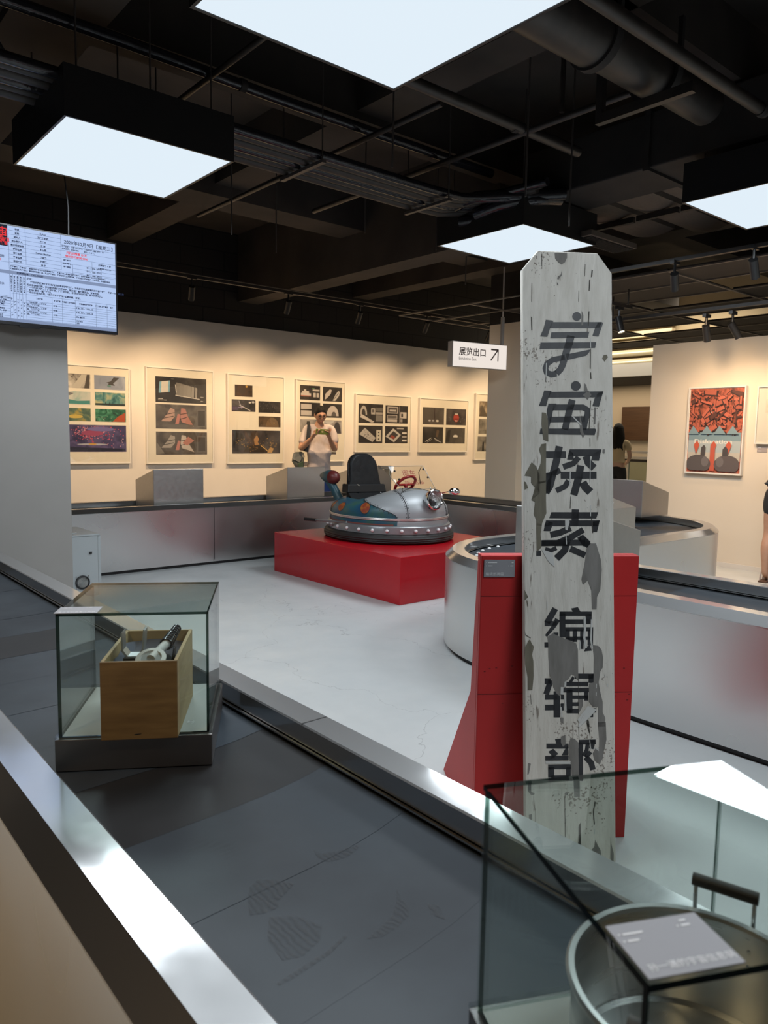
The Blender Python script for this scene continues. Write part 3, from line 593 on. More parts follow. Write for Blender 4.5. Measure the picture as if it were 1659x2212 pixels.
# ================================================================ the conveyor loop
def conveyor():
    t = thing('baggage_conveyor', 'long stainless steel conveyor loop with black rubber belt winding through the room', 'conveyor', (0.715, 2, 0))
    W = [(0.715, -1.2), (0.715, 7.03), (6.145, 7.03), (6.145, 3.17), (3.435, 3.17), (3.435, -1.2)]
    n = len(W); R = 0.5
    pts = []                                   # (x, y, tx, ty)
    for i in range(n):
        p0, p1, p2 = Vector(W[i-1]), Vector(W[i]), Vector(W[(i+1) % n])
        a = (p1-p0).normalized(); b = (p2-p1).normalized()
        s = p1 - a*R
        cr = a.x*b.y - a.y*b.x
        nrm = Vector((-a.y, a.x)) * (1 if cr > 0 else -1)
        c = s + nrm*R
        N = 14
        for k in range(N+1):
            th = (pi/2)*k/N
            pts.append((c - nrm*R*cos(th) + a*R*sin(th), a*cos(th) + nrm*sin(th)))
    # resample with extra points on the straights
    P = []
    for i in range(len(pts)):
        p, tg = pts[i]; q, tq = pts[(i+1) % len(pts)]
        L = (q-p).length; k = max(1, int(L/0.25))
        for j in range(k):
            u = j/k
            P.append((p.lerp(q, u), (tg.lerp(tq, u)).normalized()))
    S = [0.0]
    for i in range(len(P)):
        S.append(S[-1] + (P[(i+1) % len(P)][0]-P[i][0]).length)
    total = S[-1]
    def at(s):
        s %= total
        lo, hi = 0, len(P)
        while hi-lo > 1:
            m = (lo+hi)//2
            if S[m] <= s: lo = m
            else: hi = m
        u = (s-S[lo])/max(1e-9, S[lo+1]-S[lo])
        p, tg = P[lo]; q, tq = P[(lo+1) % len(P)]
        return p.lerp(q, u), tg.lerp(tq, u).normalized()
    def sweep(prof, name, mat, smooth=True, mb=None):
        mb = mb or MB()
        k = len(prof); vs = []; fs = []; m = len(P)
        for p, tg in P:
            rt = Vector((tg.y, -tg.x))
            for d, z in prof:
                q = p + rt*d
                vs.append((q.x, q.y, z))
        for i in range(m):
            for j in range(k-1):
                a, b = i*k, ((i+1) % m)*k
                fs.append((a+j, a+j+1, b+j+1, b+j))
        mb.add(vs, fs)
        return obj(name, mb, mat, t, smooth=smooth, sharp=20)
    for sg in (-1, 1):
        sweep([(sg*.37, .03), (sg*.385, .03), (sg*.385, .5625), (sg*.37, .5625)], 'side_panel', m_steel)
        sweep([(sg*.36, .0), (sg*.36, .05)], 'kick_plate', m_black)
        sweep([(sg*.387, .560), (sg*.387, .565), (sg*.348, .600), (sg*.345, .603), (sg*.272, .603), (sg*.268, .600), (sg*.268, .556), (sg*.272, .552)], 'rim', m_rim)
        sweep([(sg*.2665, .550), (sg*.2665, .5535), (sg*.2600, .5535), (sg*.2600, .550)], 'guide_strip', m_strip)
        sweep([(sg*.30, .52), (sg*.24, .540)], 'belt_gap', m_black)
    # seams of the steel covers
    sm = MB()
    for (x0, x1, y) in ((.984, 1.058, 1.455), (.984, 1.058, 3.05), (.374, .444, 2.9)):
        sm.box(x0, x1, y-.002, y+.002, .6031, .6036)
    sm.box(3.452, 3.456, 6.642, 6.644, .05, .56)
    obj('seam', sm, m_black, t)
    # overlapping rubber plates
    L = total/96
    off = 2.78
    for k in range(96):
        s0 = off + k*L
        vs = []; fs = []
        nu, nv = 5, 6
        for i in range(nu+1):
            for j in range(nv+1):
                d = -.262 + .524*j/nv
                u = i/nu
                s = s0 + u*(L+.03) + .05*d + .5*max(0.0, d)**2
                p, tg = at(s)
                rt = Vector((tg.y, -tg.x))
                q = p + rt*d
                vs.append((q.x, q.y, .5425 + .0005*(1-u) + .0002*(k % 2)))
        for i in range(nu):
            for j in range(nv):
                a = i*(nv+1)+j
                fs.append((a, a+1, a+nv+2, a+nv+1))
        obj('belt_plate', MB().add(vs, fs), m_beltb if k in (0, 5, 11, 19, 28, 40, 53, 66, 80) else m_belt, t, smooth=True)
    # scuffs worn into the dust of the near belt
    for pts in (((.75, 1.068), (.755, 1.047), (.786, 1.035), (.824, 1.032), (.82, 1.021), (.785, 1.011), (.751, 1.018), (.74, 1.039)),
                ((.601, 1.039), (.623, 1.05), (.644, 1.034), (.667, 1.003), (.643, .991), (.617, .979), (.611, .964), (.584, .967), (.565, .976), (.58, 1.008)),
                ((.586, .953), (.62, .932), (.64, .885), (.616, .858), (.577, .846), (.55, .857), (.555, .907)),
                ((.79, .881), (.779, .856), (.776, .838), (.761, .819), (.729, .808), (.695, .806), (.674, .817), (.707, .825), (.74, .835), (.765, .854)),
                ((.519, .823), (.55, .827), (.608, .832), (.654, .845), (.654, .839), (.61, .825), (.544, .817), (.519, .818)),
                ((.804, .822), (.816, .807), (.799, .776), (.789, .797))):
        obj('scuff_mark', MB().poly([(x, y, .5438) for x, y in pts]), m_scuff, t)
    # white guide rollers on the bend
    for k in range(9):
        th = radians(96 + 9*k)
        c = (4.0+.735*cos(th), 2.67+.735*sin(th), .545)
        obj('roller', MB().sphere(c, .013, .013, .008, 10, 6), m_white, t, smooth=True)
    # smoke-blue stickers on the bevel
    st = MB()
    a, b = Vector((3.052, 1.20, .5655)), Vector((3.088, 1.20, .5985))
    nv = Vector((-.0012, 0, .0012))
    st.poly([Vector((3.062, 1.20, .5735))+nv, Vector((3.062, 1.10, .5735))+nv, Vector((3.074, 1.10, .585))+nv, Vector((3.074, 1.20, .585))+nv])
    obj('sticker', st, M('blue_tape', (.01, .05, .35), .5), t, fix=False)
def belt_mat(name, c1, c2, rough):
    m = M(name, c1, rough, col2=c2, nscale=2.6, nstretch=(1, 1, 1), lo=.36, hi=.66, detail=8, rough2=rough+.12, spec=.25, bump=0.06, bscale=5, bstretch=(1, 1, 1))
    nt = m.node_tree; b = nt.nodes['Principled BSDF']
    # crescent scuffs left in the dust
    src = b.inputs['Base Color'].links[0].from_socket
    tc = nt.nodes.new('ShaderNodeTexCoord')
    v = nt.nodes.new('ShaderNodeTexVoronoi'); v.inputs['Scale'].default_value = 5.5
    nt.links.new(tc.outputs['Object'], v.inputs[0])
    w = nt.nodes.new('ShaderNodeTexWave'); w.wave_type = 'RINGS'; w.inputs['Scale'].default_value = 26; w.inputs['Distortion'].default_value = 5
    nt.links.new(tc.outputs['Object'], w.inputs[0])
    mr = nt.nodes.new('ShaderNodeMapRange'); mr.inputs[1].default_value = .18; mr.inputs[2].default_value = .30; mr.inputs[3].default_value = 1; mr.inputs[4].default_value = 0
    nt.links.new(v.outputs['Distance'], mr.inputs[0])
    n = nt.nodes.new('ShaderNodeTexNoise'); n.inputs['Scale'].default_value = 2.6
    nt.links.new(tc.outputs['Object'], n.inputs[0])
    g = nt.nodes.new('ShaderNodeMapRange'); g.inputs[1].default_value = .52; g.inputs[2].default_value = .60
    nt.links.new(n.outputs[0], g.inputs[0])
    a = nt.nodes.new('ShaderNodeMath'); a.operation = 'MULTIPLY'
    nt.links.new(mr.outputs[0], a.inputs[0]); nt.links.new(g.outputs[0], a.inputs[1])
    a2 = nt.nodes.new('ShaderNodeMath'); a2.operation = 'MULTIPLY'
    nt.links.new(a.outputs[0], a2.inputs[0]); nt.links.new(w.outputs[0], a2.inputs[1])
    a3 = nt.nodes.new('ShaderNodeMath'); a3.operation = 'MULTIPLY'; a3.inputs[1].default_value = .55
    nt.links.new(a2.outputs[0], a3.inputs[0])
    mx = nt.nodes.new('ShaderNodeMix'); mx.data_type = 'RGBA'; mx.inputs[7].default_value = (c1[0]*.45, c1[1]*.45, c1[2]*.45, 1)
    nt.links.new(a3.outputs[0], mx.inputs[0]); nt.links.new(src, mx.inputs[6]); nt.links.new(mx.outputs[2], b.inputs['Base Color'])
    return m
m_belt = belt_mat('dusty_rubber', (0.033, 0.043, 0.054), (0.021, 0.026, 0.033), 0.42)
m_beltb = belt_mat('clean_rubber', (0.013, 0.0135, 0.015), (0.020, 0.021, 0.023), 0.40)
def scuff_mat():
    m = M('scuffed_rubber', (.017, .020, .025), .5)
    nt = m.node_tree; b = nt.nodes['Principled BSDF']
    tc = nt.nodes.new('ShaderNodeTexCoord')
    w = nt.nodes.new('ShaderNodeTexWave'); w.inputs['Scale'].default_value = 30; w.inputs['Distortion'].default_value = 9; w.inputs['Detail'].default_value = 3
    n = nt.nodes.new('ShaderNodeTexNoise'); n.inputs['Scale'].default_value = 18
    nt.links.new(tc.outputs['Object'], w.inputs[0]); nt.links.new(tc.outputs['Object'], n.inputs[0])
    ml = nt.nodes.new('ShaderNodeMath'); ml.operation = 'MULTIPLY'
    nt.links.new(w.outputs[1], ml.inputs[0]); nt.links.new(n.outputs[0], ml.inputs[1])
    mr = nt.nodes.new('ShaderNodeMapRange'); mr.inputs[1].default_value = .05; mr.inputs[2].default_value = .5; mr.inputs[3].default_value = .10; mr.inputs[4].default_value = .42
    nt.links.new(ml.outputs[0], mr.inputs[0]); nt.links.new(mr.outputs[0], b.inputs['Alpha'])
    return m
m_scuff = scuff_mat()
conveyor()

# ---------------------------------------------------------------- steel wedge boxes on the belt
def wedge(name_label, x0, x1, y0, y1, low, zb=0.5455, h1=0.935, h0=0.815, g='slant-topped steel display boxes on the conveyor'):
    """low: the side the top slopes down to (+y, -y or +x)"""
    t = thing('display_box', name_label, 'display box', ((x0+x1)/2, (y0+y1)/2, zb), g)
    z = {'+y': (h1, h1, h0, h0), '-y': (h0, h0, h1, h1), '+x': (h1, h0, h1, h0)}[low]
    vs = [(x0, y0, zb), (x1, y0, zb), (x0, y1, zb), (x1, y1, zb), (x0, y0, z[0]), (x1, y0, z[1]), (x0, y1, z[2]), (x1, y1, z[3])]
    obj('shell', MB().add(vs, [(0, 2, 3, 1), (4, 5, 7, 6), (0, 1, 5, 4), (2, 6, 7, 3), (0, 4, 6, 2), (1, 3, 7, 5)]), m_satin, t, bevel=.004)
    return t
wedge('steel display box on the back conveyor nearest the grey left wall', 2.92, 3.435, 6.83, 7.27, '+y')
wedge('steel display box on the back conveyor, right in front of the man photographing', 4.42, 4.91, 6.83, 7.27, '+y')
wedge('steel display box on the back conveyor, half hidden behind the black car seat', 5.38, 5.90, 6.83, 7.27, '+y', zb=.604)
wedge('steel display box with a dark inner side, at the far conveyor corner', 6.07, 6.53, 3.60, 4.10, '+x', zb=.604)
wedge('steel display box just behind the painted sign board, on the bend of the belt', 3.16, 3.63, 2.15, 2.62, '+x', zb=.604)
wedge('steel display box holding a white paper on its sloping top, right of the sign board', 4.35, 4.85, 2.92, 3.36, '-y')
def on_slope(x, y):  # height of that last box's sloping top
    return .815 + (y-2.92)/.44*.12
t = tag(obj('paper_sheet', MB().prism([(4.48, 3.02, on_slope(0, 3.02)+.001), (4.72, 3.02, on_slope(0, 3.02)+.001), (4.74, 3.2, on_slope(0, 3.2)+.001), (4.46, 3.2, on_slope(0, 3.2)+.001)], (0, 0, .002)), M('white_paper', (.8, .82, .84), .6)), 'white paper lying on the sloping steel display box right of the sign board', 'paper')
t = thing('receiver_handset', 'small black handset lying on the white paper right of the sign board', 'handset', (4.56, 3.08, .865))
obj('handset_body', MB().obox((4.56, 3.08, on_slope(0, 3.08)+.02), (1, .6, .1), (-.6, 1, .2), (0, -.25, 1), .05, .012, .014), m_black, t, bevel=.004)
obj('aerial', MB().tube([(4.59, 3.10, .885), (4.63, 3.13, .93)], .004, 6), m_black, t)

# ---------------------------------------------------------------- grey equipment cabinet by the left wall
t = thing('equipment_cabinet', 'light grey metal cabinet with a round fan, between the left wall and the conveyor', 'cabinet', (1.85, 5.95, 0))
m_cab = M('cabinet_grey', (.42, .45, .46), .5)
obj('cabinet_body', MB().box(1.60, 2.06, 5.90, 6.42, 0, .475), m_cab, t, bevel=.004)
obj('lid', MB().box(1.595, 2.075, 5.895, 6.43, .475, .488), m_cab, t, bevel=.003)
obj('side_trim', MB().box(2.062, 2.082, 5.905, 5.93, 0, .475), m_cab, t)
f = MB().lathe([(.055, 0), (.055, .008), (.048, .01), (.044, .004)], (1.935, 5.9, .115), 24, axis=(0, -1, 0))
fan = obj('fan', f, m_black, t, smooth=True)
g = MB()
for r in (.042, .034, .026, .018, .01): g.lathe([(r, .004), (r-.002, .007), (r-.004, .004)], (1.935, 5.9, .115), 20, axis=(0, -1, 0))
for a in range(4): g.sphere((1.935+.066*cos(pi/4+a*pi/2), 5.895, .115+.066*sin(pi/4+a*pi/2)), .005, n=8, m=6)
obj('fan_guard', g, m_strip, fan)
obj('handle', MB().box(1.99, 2.01, 5.89, 5.90, .335, .35), m_black, t)
obj('cable_on_lid', MB().tube([(1.72, 6.0, .492), (1.78, 5.97, .492), (1.86, 5.96, .492), (1.93, 6.0, .492)], .004, 6), m_cab, t)
tag(obj('indicator_lamp', MB().box(2.10, 2.115, 6.60, 6.635, .06, .085), emit_mat('red_led', (1, .25, .3), .7)), 'tiny red indicator lamp low on the conveyor beside the grey cabinet', 'lamp')

# ---------------------------------------------------------------- red plinth under the bumper car
tag(obj('red_plinth', MB().box(3.752, 5.19, 4.222, 6.02, 0, .37), m_red, bevel=.003), 'large low glossy red plinth carrying the bumper car', 'plinth')
t = thing('caption_plate', 'small pale caption plate lying on the right front of the red plinth', 'caption plate', (4.6, 4.3, .371))
obj('plate', MB().box(4.62, 4.82, 4.25, 4.33, .371, .374), M('pale_plate', (.5, .55, .6), .3), t)

# ---------------------------------------------------------------- red stand and painted sign board
SN = Vector((-.567, -.823, 0)).normalized()      # the way the stand and the board face
SR = Vector((.823, -.567, 0)).normalized()
def stand():
    t = thing('red_stand', 'tall red folded stand that the painted sign board leans on', 'stand', (1.92, 1.4, 0))
    F = Vector((1.712, 1.549, 0)); Wd = .507
    bk = -SN
    def P(s, b, z): return F + SR*s + bk*b + Vector((0, 0, z))
    side = [(0, 0), (0, .935), (.05, .935), (.075, .50), (.54, .0)]
    m = MB()
    prof = [(0.012, 0), (0.012, .923), (.05, .923)]
    front = MB().prism([P(0, 0, 0), P(Wd, 0, 0), P(Wd, 0, .935), P(0, 0, .935)], bk*.02)
    obj('front_panel', front, m_redmatt, t, bevel=.003)
    for s in (0.0, Wd-.02):
        obj('side_panel', MB().prism([P(s, b+.0205 if b == 0 else b, z) for b, z in [(0, 0), (0, .915), (.05, .915), (.10, .47), (.535, .0)]], SR*.02), m_redmatt, t, bevel=.002)
    obj('top_panel', MB().prism([P(0, .0205, .9155), P(Wd, .0205, .9155), P(Wd, .05, .9155), P(0, .05, .9155)], (0, 0, .0195)), m_redmatt, t)
    j = MB()
    j.box(0, 0, 0, 0, 0, 0)
    jm = MB().prism([P(.0, -.0006, .492), P(Wd, -.0006, .492), P(Wd, -.0006, .4935), P(.0, -.0006, .4935)], SN*.0004)
    jm.prism([P(.0, -.0006, .806), P(Wd, -.0006, .806), P(Wd, -.0006, .807), P(.0, -.0006, .807)], SN*.0004)
    rn = random.Random(5)
    for k in range(12):
        s, z = rn.uniform(.38, .5) if k % 2 else rn.uniform(.01, .12), rn.choice([.47, .56, .45, .58])+rn.uniform(-.02, .02)
        jm.prism([P(s, -.0006, z), P(s+.006, -.0006, z), P(s+.006, -.0006, z+.002), P(s, -.0006, z+.002)], SN*.0004)
    obj('joint_line', jm, M('dark_joint', (.10, .004, .006), .7), t)
    c = thing('caption_card', 'grey caption card stuck on the top left corner of the red stand', 'caption card', P(.05, 0, .86))
    z1, z0 = .922, .868
    obj('card', MB().prism([P(.008, -.002, z0), P(.105, -.002, z0), P(.105, -.002, z1), P(.008, -.002, z1)], SN*.002), m_greycard, c)
    tm = MB()
    text_mesh(tm, '编辑部牌匾', .0115, P(.013, -.0052, .8735), SR, (0, 0, 1), bold=.0)
    for (s, z, w) in ((.014, .912, .002), (.02, .912, .028), (.014, .902, .002), (.02, .902, .014), (.084, .902, .002), (.09, .902, .01), (.094, .912, .006)):
        tm.poly([P(s, -.0052, z), P(s+w, -.0052, z), P(s+w, -.0052, z+.0025), P(s, -.0052, z+.0025)])
    obj('lettering', tm, m_cardtext, c, fix=False)
stand()

def board():
    A = radians(8)
    B0 = Vector((1.956, 1.182, 0))
    T = -SN*sin(A) + Vector((0, 0, cos(A)))
    NN = SR.cross(T)
    if NN.dot(SN) < 0: NN = -NN
    th = .028
    t = thing('sign_board', 'tall weathered white wooden sign board painted with seven black characters', 'sign board', B0)
    def P(s, u, o=0.0): return B0 + SR*s + T*u + NN*o
    out = [(-.281, .004), (-.010, .004), (0, .016), (.001, 1.835), (-.046, 1.898), (-.238, 1.898), (-.287, 1.838)]
    m_board = M('weathered_white_paint', (.63, .60, .545), .62, col2=(.49, .46, .405), nscale=5, nstretch=(6, 6, 1.0), lo=.42, hi=.78, bump=.25, bscale=11, bstretch=(8, 8, .5), detail=9)
    nt = m_board.node_tree; b = nt.nodes['Principled BSDF']
    # vertical hairline cracks and rusty specks
    src = b.inputs['Base Color'].links[0].from_socket
    tc = nt.nodes.new('ShaderNodeTexCoord')
    mp = nt.nodes.new('ShaderNodeMapping'); mp.inputs['Scale'].default_value = (70, 70, 3.0)
    n = nt.nodes.new('ShaderNodeTexNoise'); n.inputs['Scale'].default_value = 1.0; n.inputs['Detail'].default_value = 8
    nt.links.new(tc.outputs['Object'], mp.inputs[0]); nt.links.new(mp.outputs[0], n.inputs[0])
    g = nt.nodes.new('ShaderNodeMapRange'); g.inputs[1].default_value = .66; g.inputs[2].default_value = .72
    nt.links.new(n.outputs[0], g.inputs[0])
    n2 = nt.nodes.new('ShaderNodeTexNoise'); n2.inputs['Scale'].default_value = 120; n2.inputs['Detail'].default_value = 3
    n3 = nt.nodes.new('ShaderNodeTexNoise'); n3.inputs['Scale'].default_value = 6
    nt.links.new(tc.outputs['Object'], n2.inputs[0]); nt.links.new(tc.outputs['Object'], n3.inputs[0])
    ml = nt.nodes.new('ShaderNodeMath'); ml.operation = 'MULTIPLY'
    nt.links.new(n2.outputs[0], ml.inputs[0]); nt.links.new(n3.outputs[0], ml.inputs[1])
    g2 = nt.nodes.new('ShaderNodeMapRange'); g2.inputs[1].default_value = .38; g2.inputs[2].default_value = .42
    nt.links.new(ml.outputs[0], g2.inputs[0])
    mxx = nt.nodes.new('ShaderNodeMath'); mxx.operation = 'MAXIMUM'
    nt.links.new(g.outputs[0], mxx.inputs[0]); nt.links.new(g2.outputs[0], mxx.inputs[1])
    sc = nt.nodes.new('ShaderNodeMath'); sc.operation = 'MULTIPLY'; sc.inputs[1].default_value = .8
    nt.links.new(mxx.outputs[0], sc.inputs[0])
    mx = nt.nodes.new('ShaderNodeMix'); mx.data_type = 'RGBA'; mx.inputs[7].default_value = (.13, .10, .075, 1)
    nt.links.new(sc.outputs[0], mx.inputs[0]); nt.links.new(src, mx.inputs[6]); nt.links.new(mx.outputs[2], b.inputs['Base Color'])
    obj('plank', MB().prism([P(s, u, -th) for s, u in out], NN*th), m_board, t, bevel=.003)
    def layer(name, data, mat, off, label=None):
        mb = MB()
        for pl in data.split('|'):
            q = [tuple(int(v)/1e4 for v in w.split(',')) for w in pl.split(' ')]
            q = [(min(max(s, -.284), -.0005), u) for s, u in q]
            mb.poly([P(s, u, off) for s, u in q])
        o = obj(name, mb, mat, t, fix=False, label=label)
        return o
    ink = M('brushed_ink', (.011, .012, .015), .5, col2=(.028, .029, .033), nscale=30, nstretch=(1, 1, .4), lo=.45, hi=.75)
    layer('lettering', BD_ink, ink, .0005, 'black brush-painted characters')
    layer('bare_patch', BD_grey, M('bare_grey_wood', (.205, .195, .182), .8, col2=(.15, .142, .13), nscale=6, nstretch=(8, 8, 1)), .0008, 'bare grey wood where the paint has peeled')
    layer('bare_patch', BD_olive, M('bare_olive_wood', (.17, .155, .115), .8, col2=(.125, .112, .083), nscale=6, nstretch=(8, 8, 1)), .0009, 'bare brownish wood along the left edge')
    layer('crack', BD_dark, M('dark_crack', (.06, .055, .048), .9), .0011, 'dark cracks')
    layer('flaked_paint', BD_white, M('chalky_paint', (.52, .52, .50), .8), .0012, 'chalky white undercoat showing')
    mb = MB()
    q = [tuple(int(v)/1e4 for v in w.split(',')) for w in BD_flake.split(' ')]
    mb.prism([P(s, u, .002+.010*(i in (0, 1))) for i, (s, u) in enumerate(q)], NN*.001)
    obj('paint_flake', mb, M('flake', (.6, .6, .58), .7), t, label='loose white flake of paint')
board()

# ---------------------------------------------------------------- glass cases standing on the belt
def glass_case(label, FL, FR, side, zb, labelside):
    """FL, FR: two base corners; side: vector to the other edge"""
    FL, FR, side = Vector(FL), Vector(FR), Vector(side)
    e = (FR-FL).normalized(); w = (FR-FL).length; d = side.normalized(); D = side.length
    t = thing('glass_case', label, 'display case', (*((FL+FR+side)/2 if False else (FL+(FR-FL)/2+side/2)), zb), 'glass display cases standing on the belt')
    def P(a, b, z): 
        q = FL + e*a + d*b
        return Vector((q.x, q.y, z))
    zt = zb+.075
    base = MB()
    base.prism([P(0, 0, zb), P(w, 0, zb), P(w, D, zb), P(0, D, zb)], (0, 0, .073))
    obj('base', base, m_base, t, bevel=.002)
    obj('deck', MB().prism([P(.008, .008, zb+.0731), P(w-.008, .008, zb+.0731), P(w-.008, D-.008, zb+.0731), P(.008, D-.008, zb+.0731)], (0, 0, .002)), M('case_deck', (.34, .35, .33), .45), t)
    lip = MB()
    for (a0, a1, b0, b1) in ((0, w, 0, .006), (0, w, D-.006, D), (0, .006, .006, D-.006), (w-.006, w, .006, D-.006)):
        lip.prism([P(a0, b0, zb+.0735), P(a1, b0, zb+.0735), P(a1, b1, zb+.0735), P(a0, b1, zb+.0735)], (0, 0, .006))
    obj('acrylic_lip', lip, glass_mat('acrylic', (.9, .92, .92)), t)
    g = .007; th = .006; z0 = zb+.0755; z1 = .900
    def pane(a0, a1, b0, b1, c0, c1, flat, dark=True):
        """box whose two large faces are clear and whose edges are dark green"""
        mb = MB()
        vs = [P(a, b, c) for c in (c0, c1) for b in (b0, b1) for a in (a0, a1)]
        fs = [(0, 2, 3, 1), (4, 5, 7, 6), (0, 1, 5, 4), (2, 6, 7, 3), (0, 4, 6, 2), (1, 3, 7, 5)]
        for k, f in enumerate(fs):
            clear = {'z': k in (0, 1), 'b': k in (2, 3), 'a': k in (4, 5)}[flat]
            mb.add([vs[i] for i in f], [(0, 1, 2, 3)], 0 if clear or not dark else 1)
        obj('pane', mb, [m_glass, m_edge], t)
    pane(g, w-g, g, g+th, z0, z1-th, 'b')
    pane(g, w-g, D-g-th, D-g, z0, z1-th, 'b', False)
    pane(g, g+th, g+th, D-g-th, z0, z1-th, 'a')
    pane(w-g-th, w-g, g+th, D-g-th, z0, z1-th, 'a')
    pane(g, w-g, g, D-g, z1-th, z1, 'z')
    return t, P, w, D, e, d
cA, PA, wA, dA, eA, sA = glass_case('glass case holding a wooden box of parts, on the near belt', (.481, 1.675), (.770, 1.497), (.186, .301), .545, 0)
cB, PB, wB, dB, eB, sB = glass_case('glass case holding a steel pot, cut off at the bottom right corner', (.476, .259), (.775, .112), (.149, .305), .545, 1)
def card(name_label, P, a0, a1, b0, b1, e, d, title, size):
    c = thing('caption_card', name_label, 'caption card', P(a0, b0, .9005))
    z = .9008
    obj('card', MB().prism([P(a0, b0, z), P(a1, b0, z), P(a1, b1, z), P(a0, b1, z)], (0, 0, .0012)), m_greycard, c)
    tm = MB(); E3 = Vector((e.x, e.y, 0)); D3 = Vector((d.x, d.y, 0))
    text_mesh(tm, title, size, P(a0+.006, b0+.007, z+.0016), E3, D3)
    for (s, b, w) in ((.004, .048, .0015), (.008, .048, .018), (.004, .040, .0015), (.008, .040, .010), (.058, .048, .0015), (.062, .048, .008), (.064, .054, .006)):
        q = P(a0+s, b0+b, z+.0016)
        tm.poly([q, q+E3*w, q+E3*w+D3*.0018, q+D3*.0018])
    obj('lettering', tm, m_cardtext, c, fix=False)
card('grey caption card on the near left corner of the glass case with the wooden box', PA, .004, .094, .004, .064, eA, sA, '唐志军的盖革计数器', .0088)
card('grey caption card lying on the glass lid above the steel pot', PB, .010, .094, .010, .072, eB, sB, '孙一通的宇宙信息锅', .0085)
# engraved maker mark on the deck of the first case
mk = MB(); q0 = PA(.285, .07, .6212); E3 = Vector((eA.x, eA.y, 0)); D3 = Vector((sA.x, sA.y, 0))
ring = [q0 + E3*.007*cos(2*pi*i/20) + D3*.010*sin(2*pi*i/20) for i in range(20)]
mk.tube(ring, .0005, 5, closed=True)
mk.tube([q0-E3*.003+D3*.004, q0-E3*.003-D3*.003, q0+E3*.003-D3*.003, q0+E3*.003+D3*.004], .0005, 5)
mk.tube([q0-E3*.003, q0+E3*.003], .0005, 5)
obj('engraved_mark', mk, m_cardtext, cA)

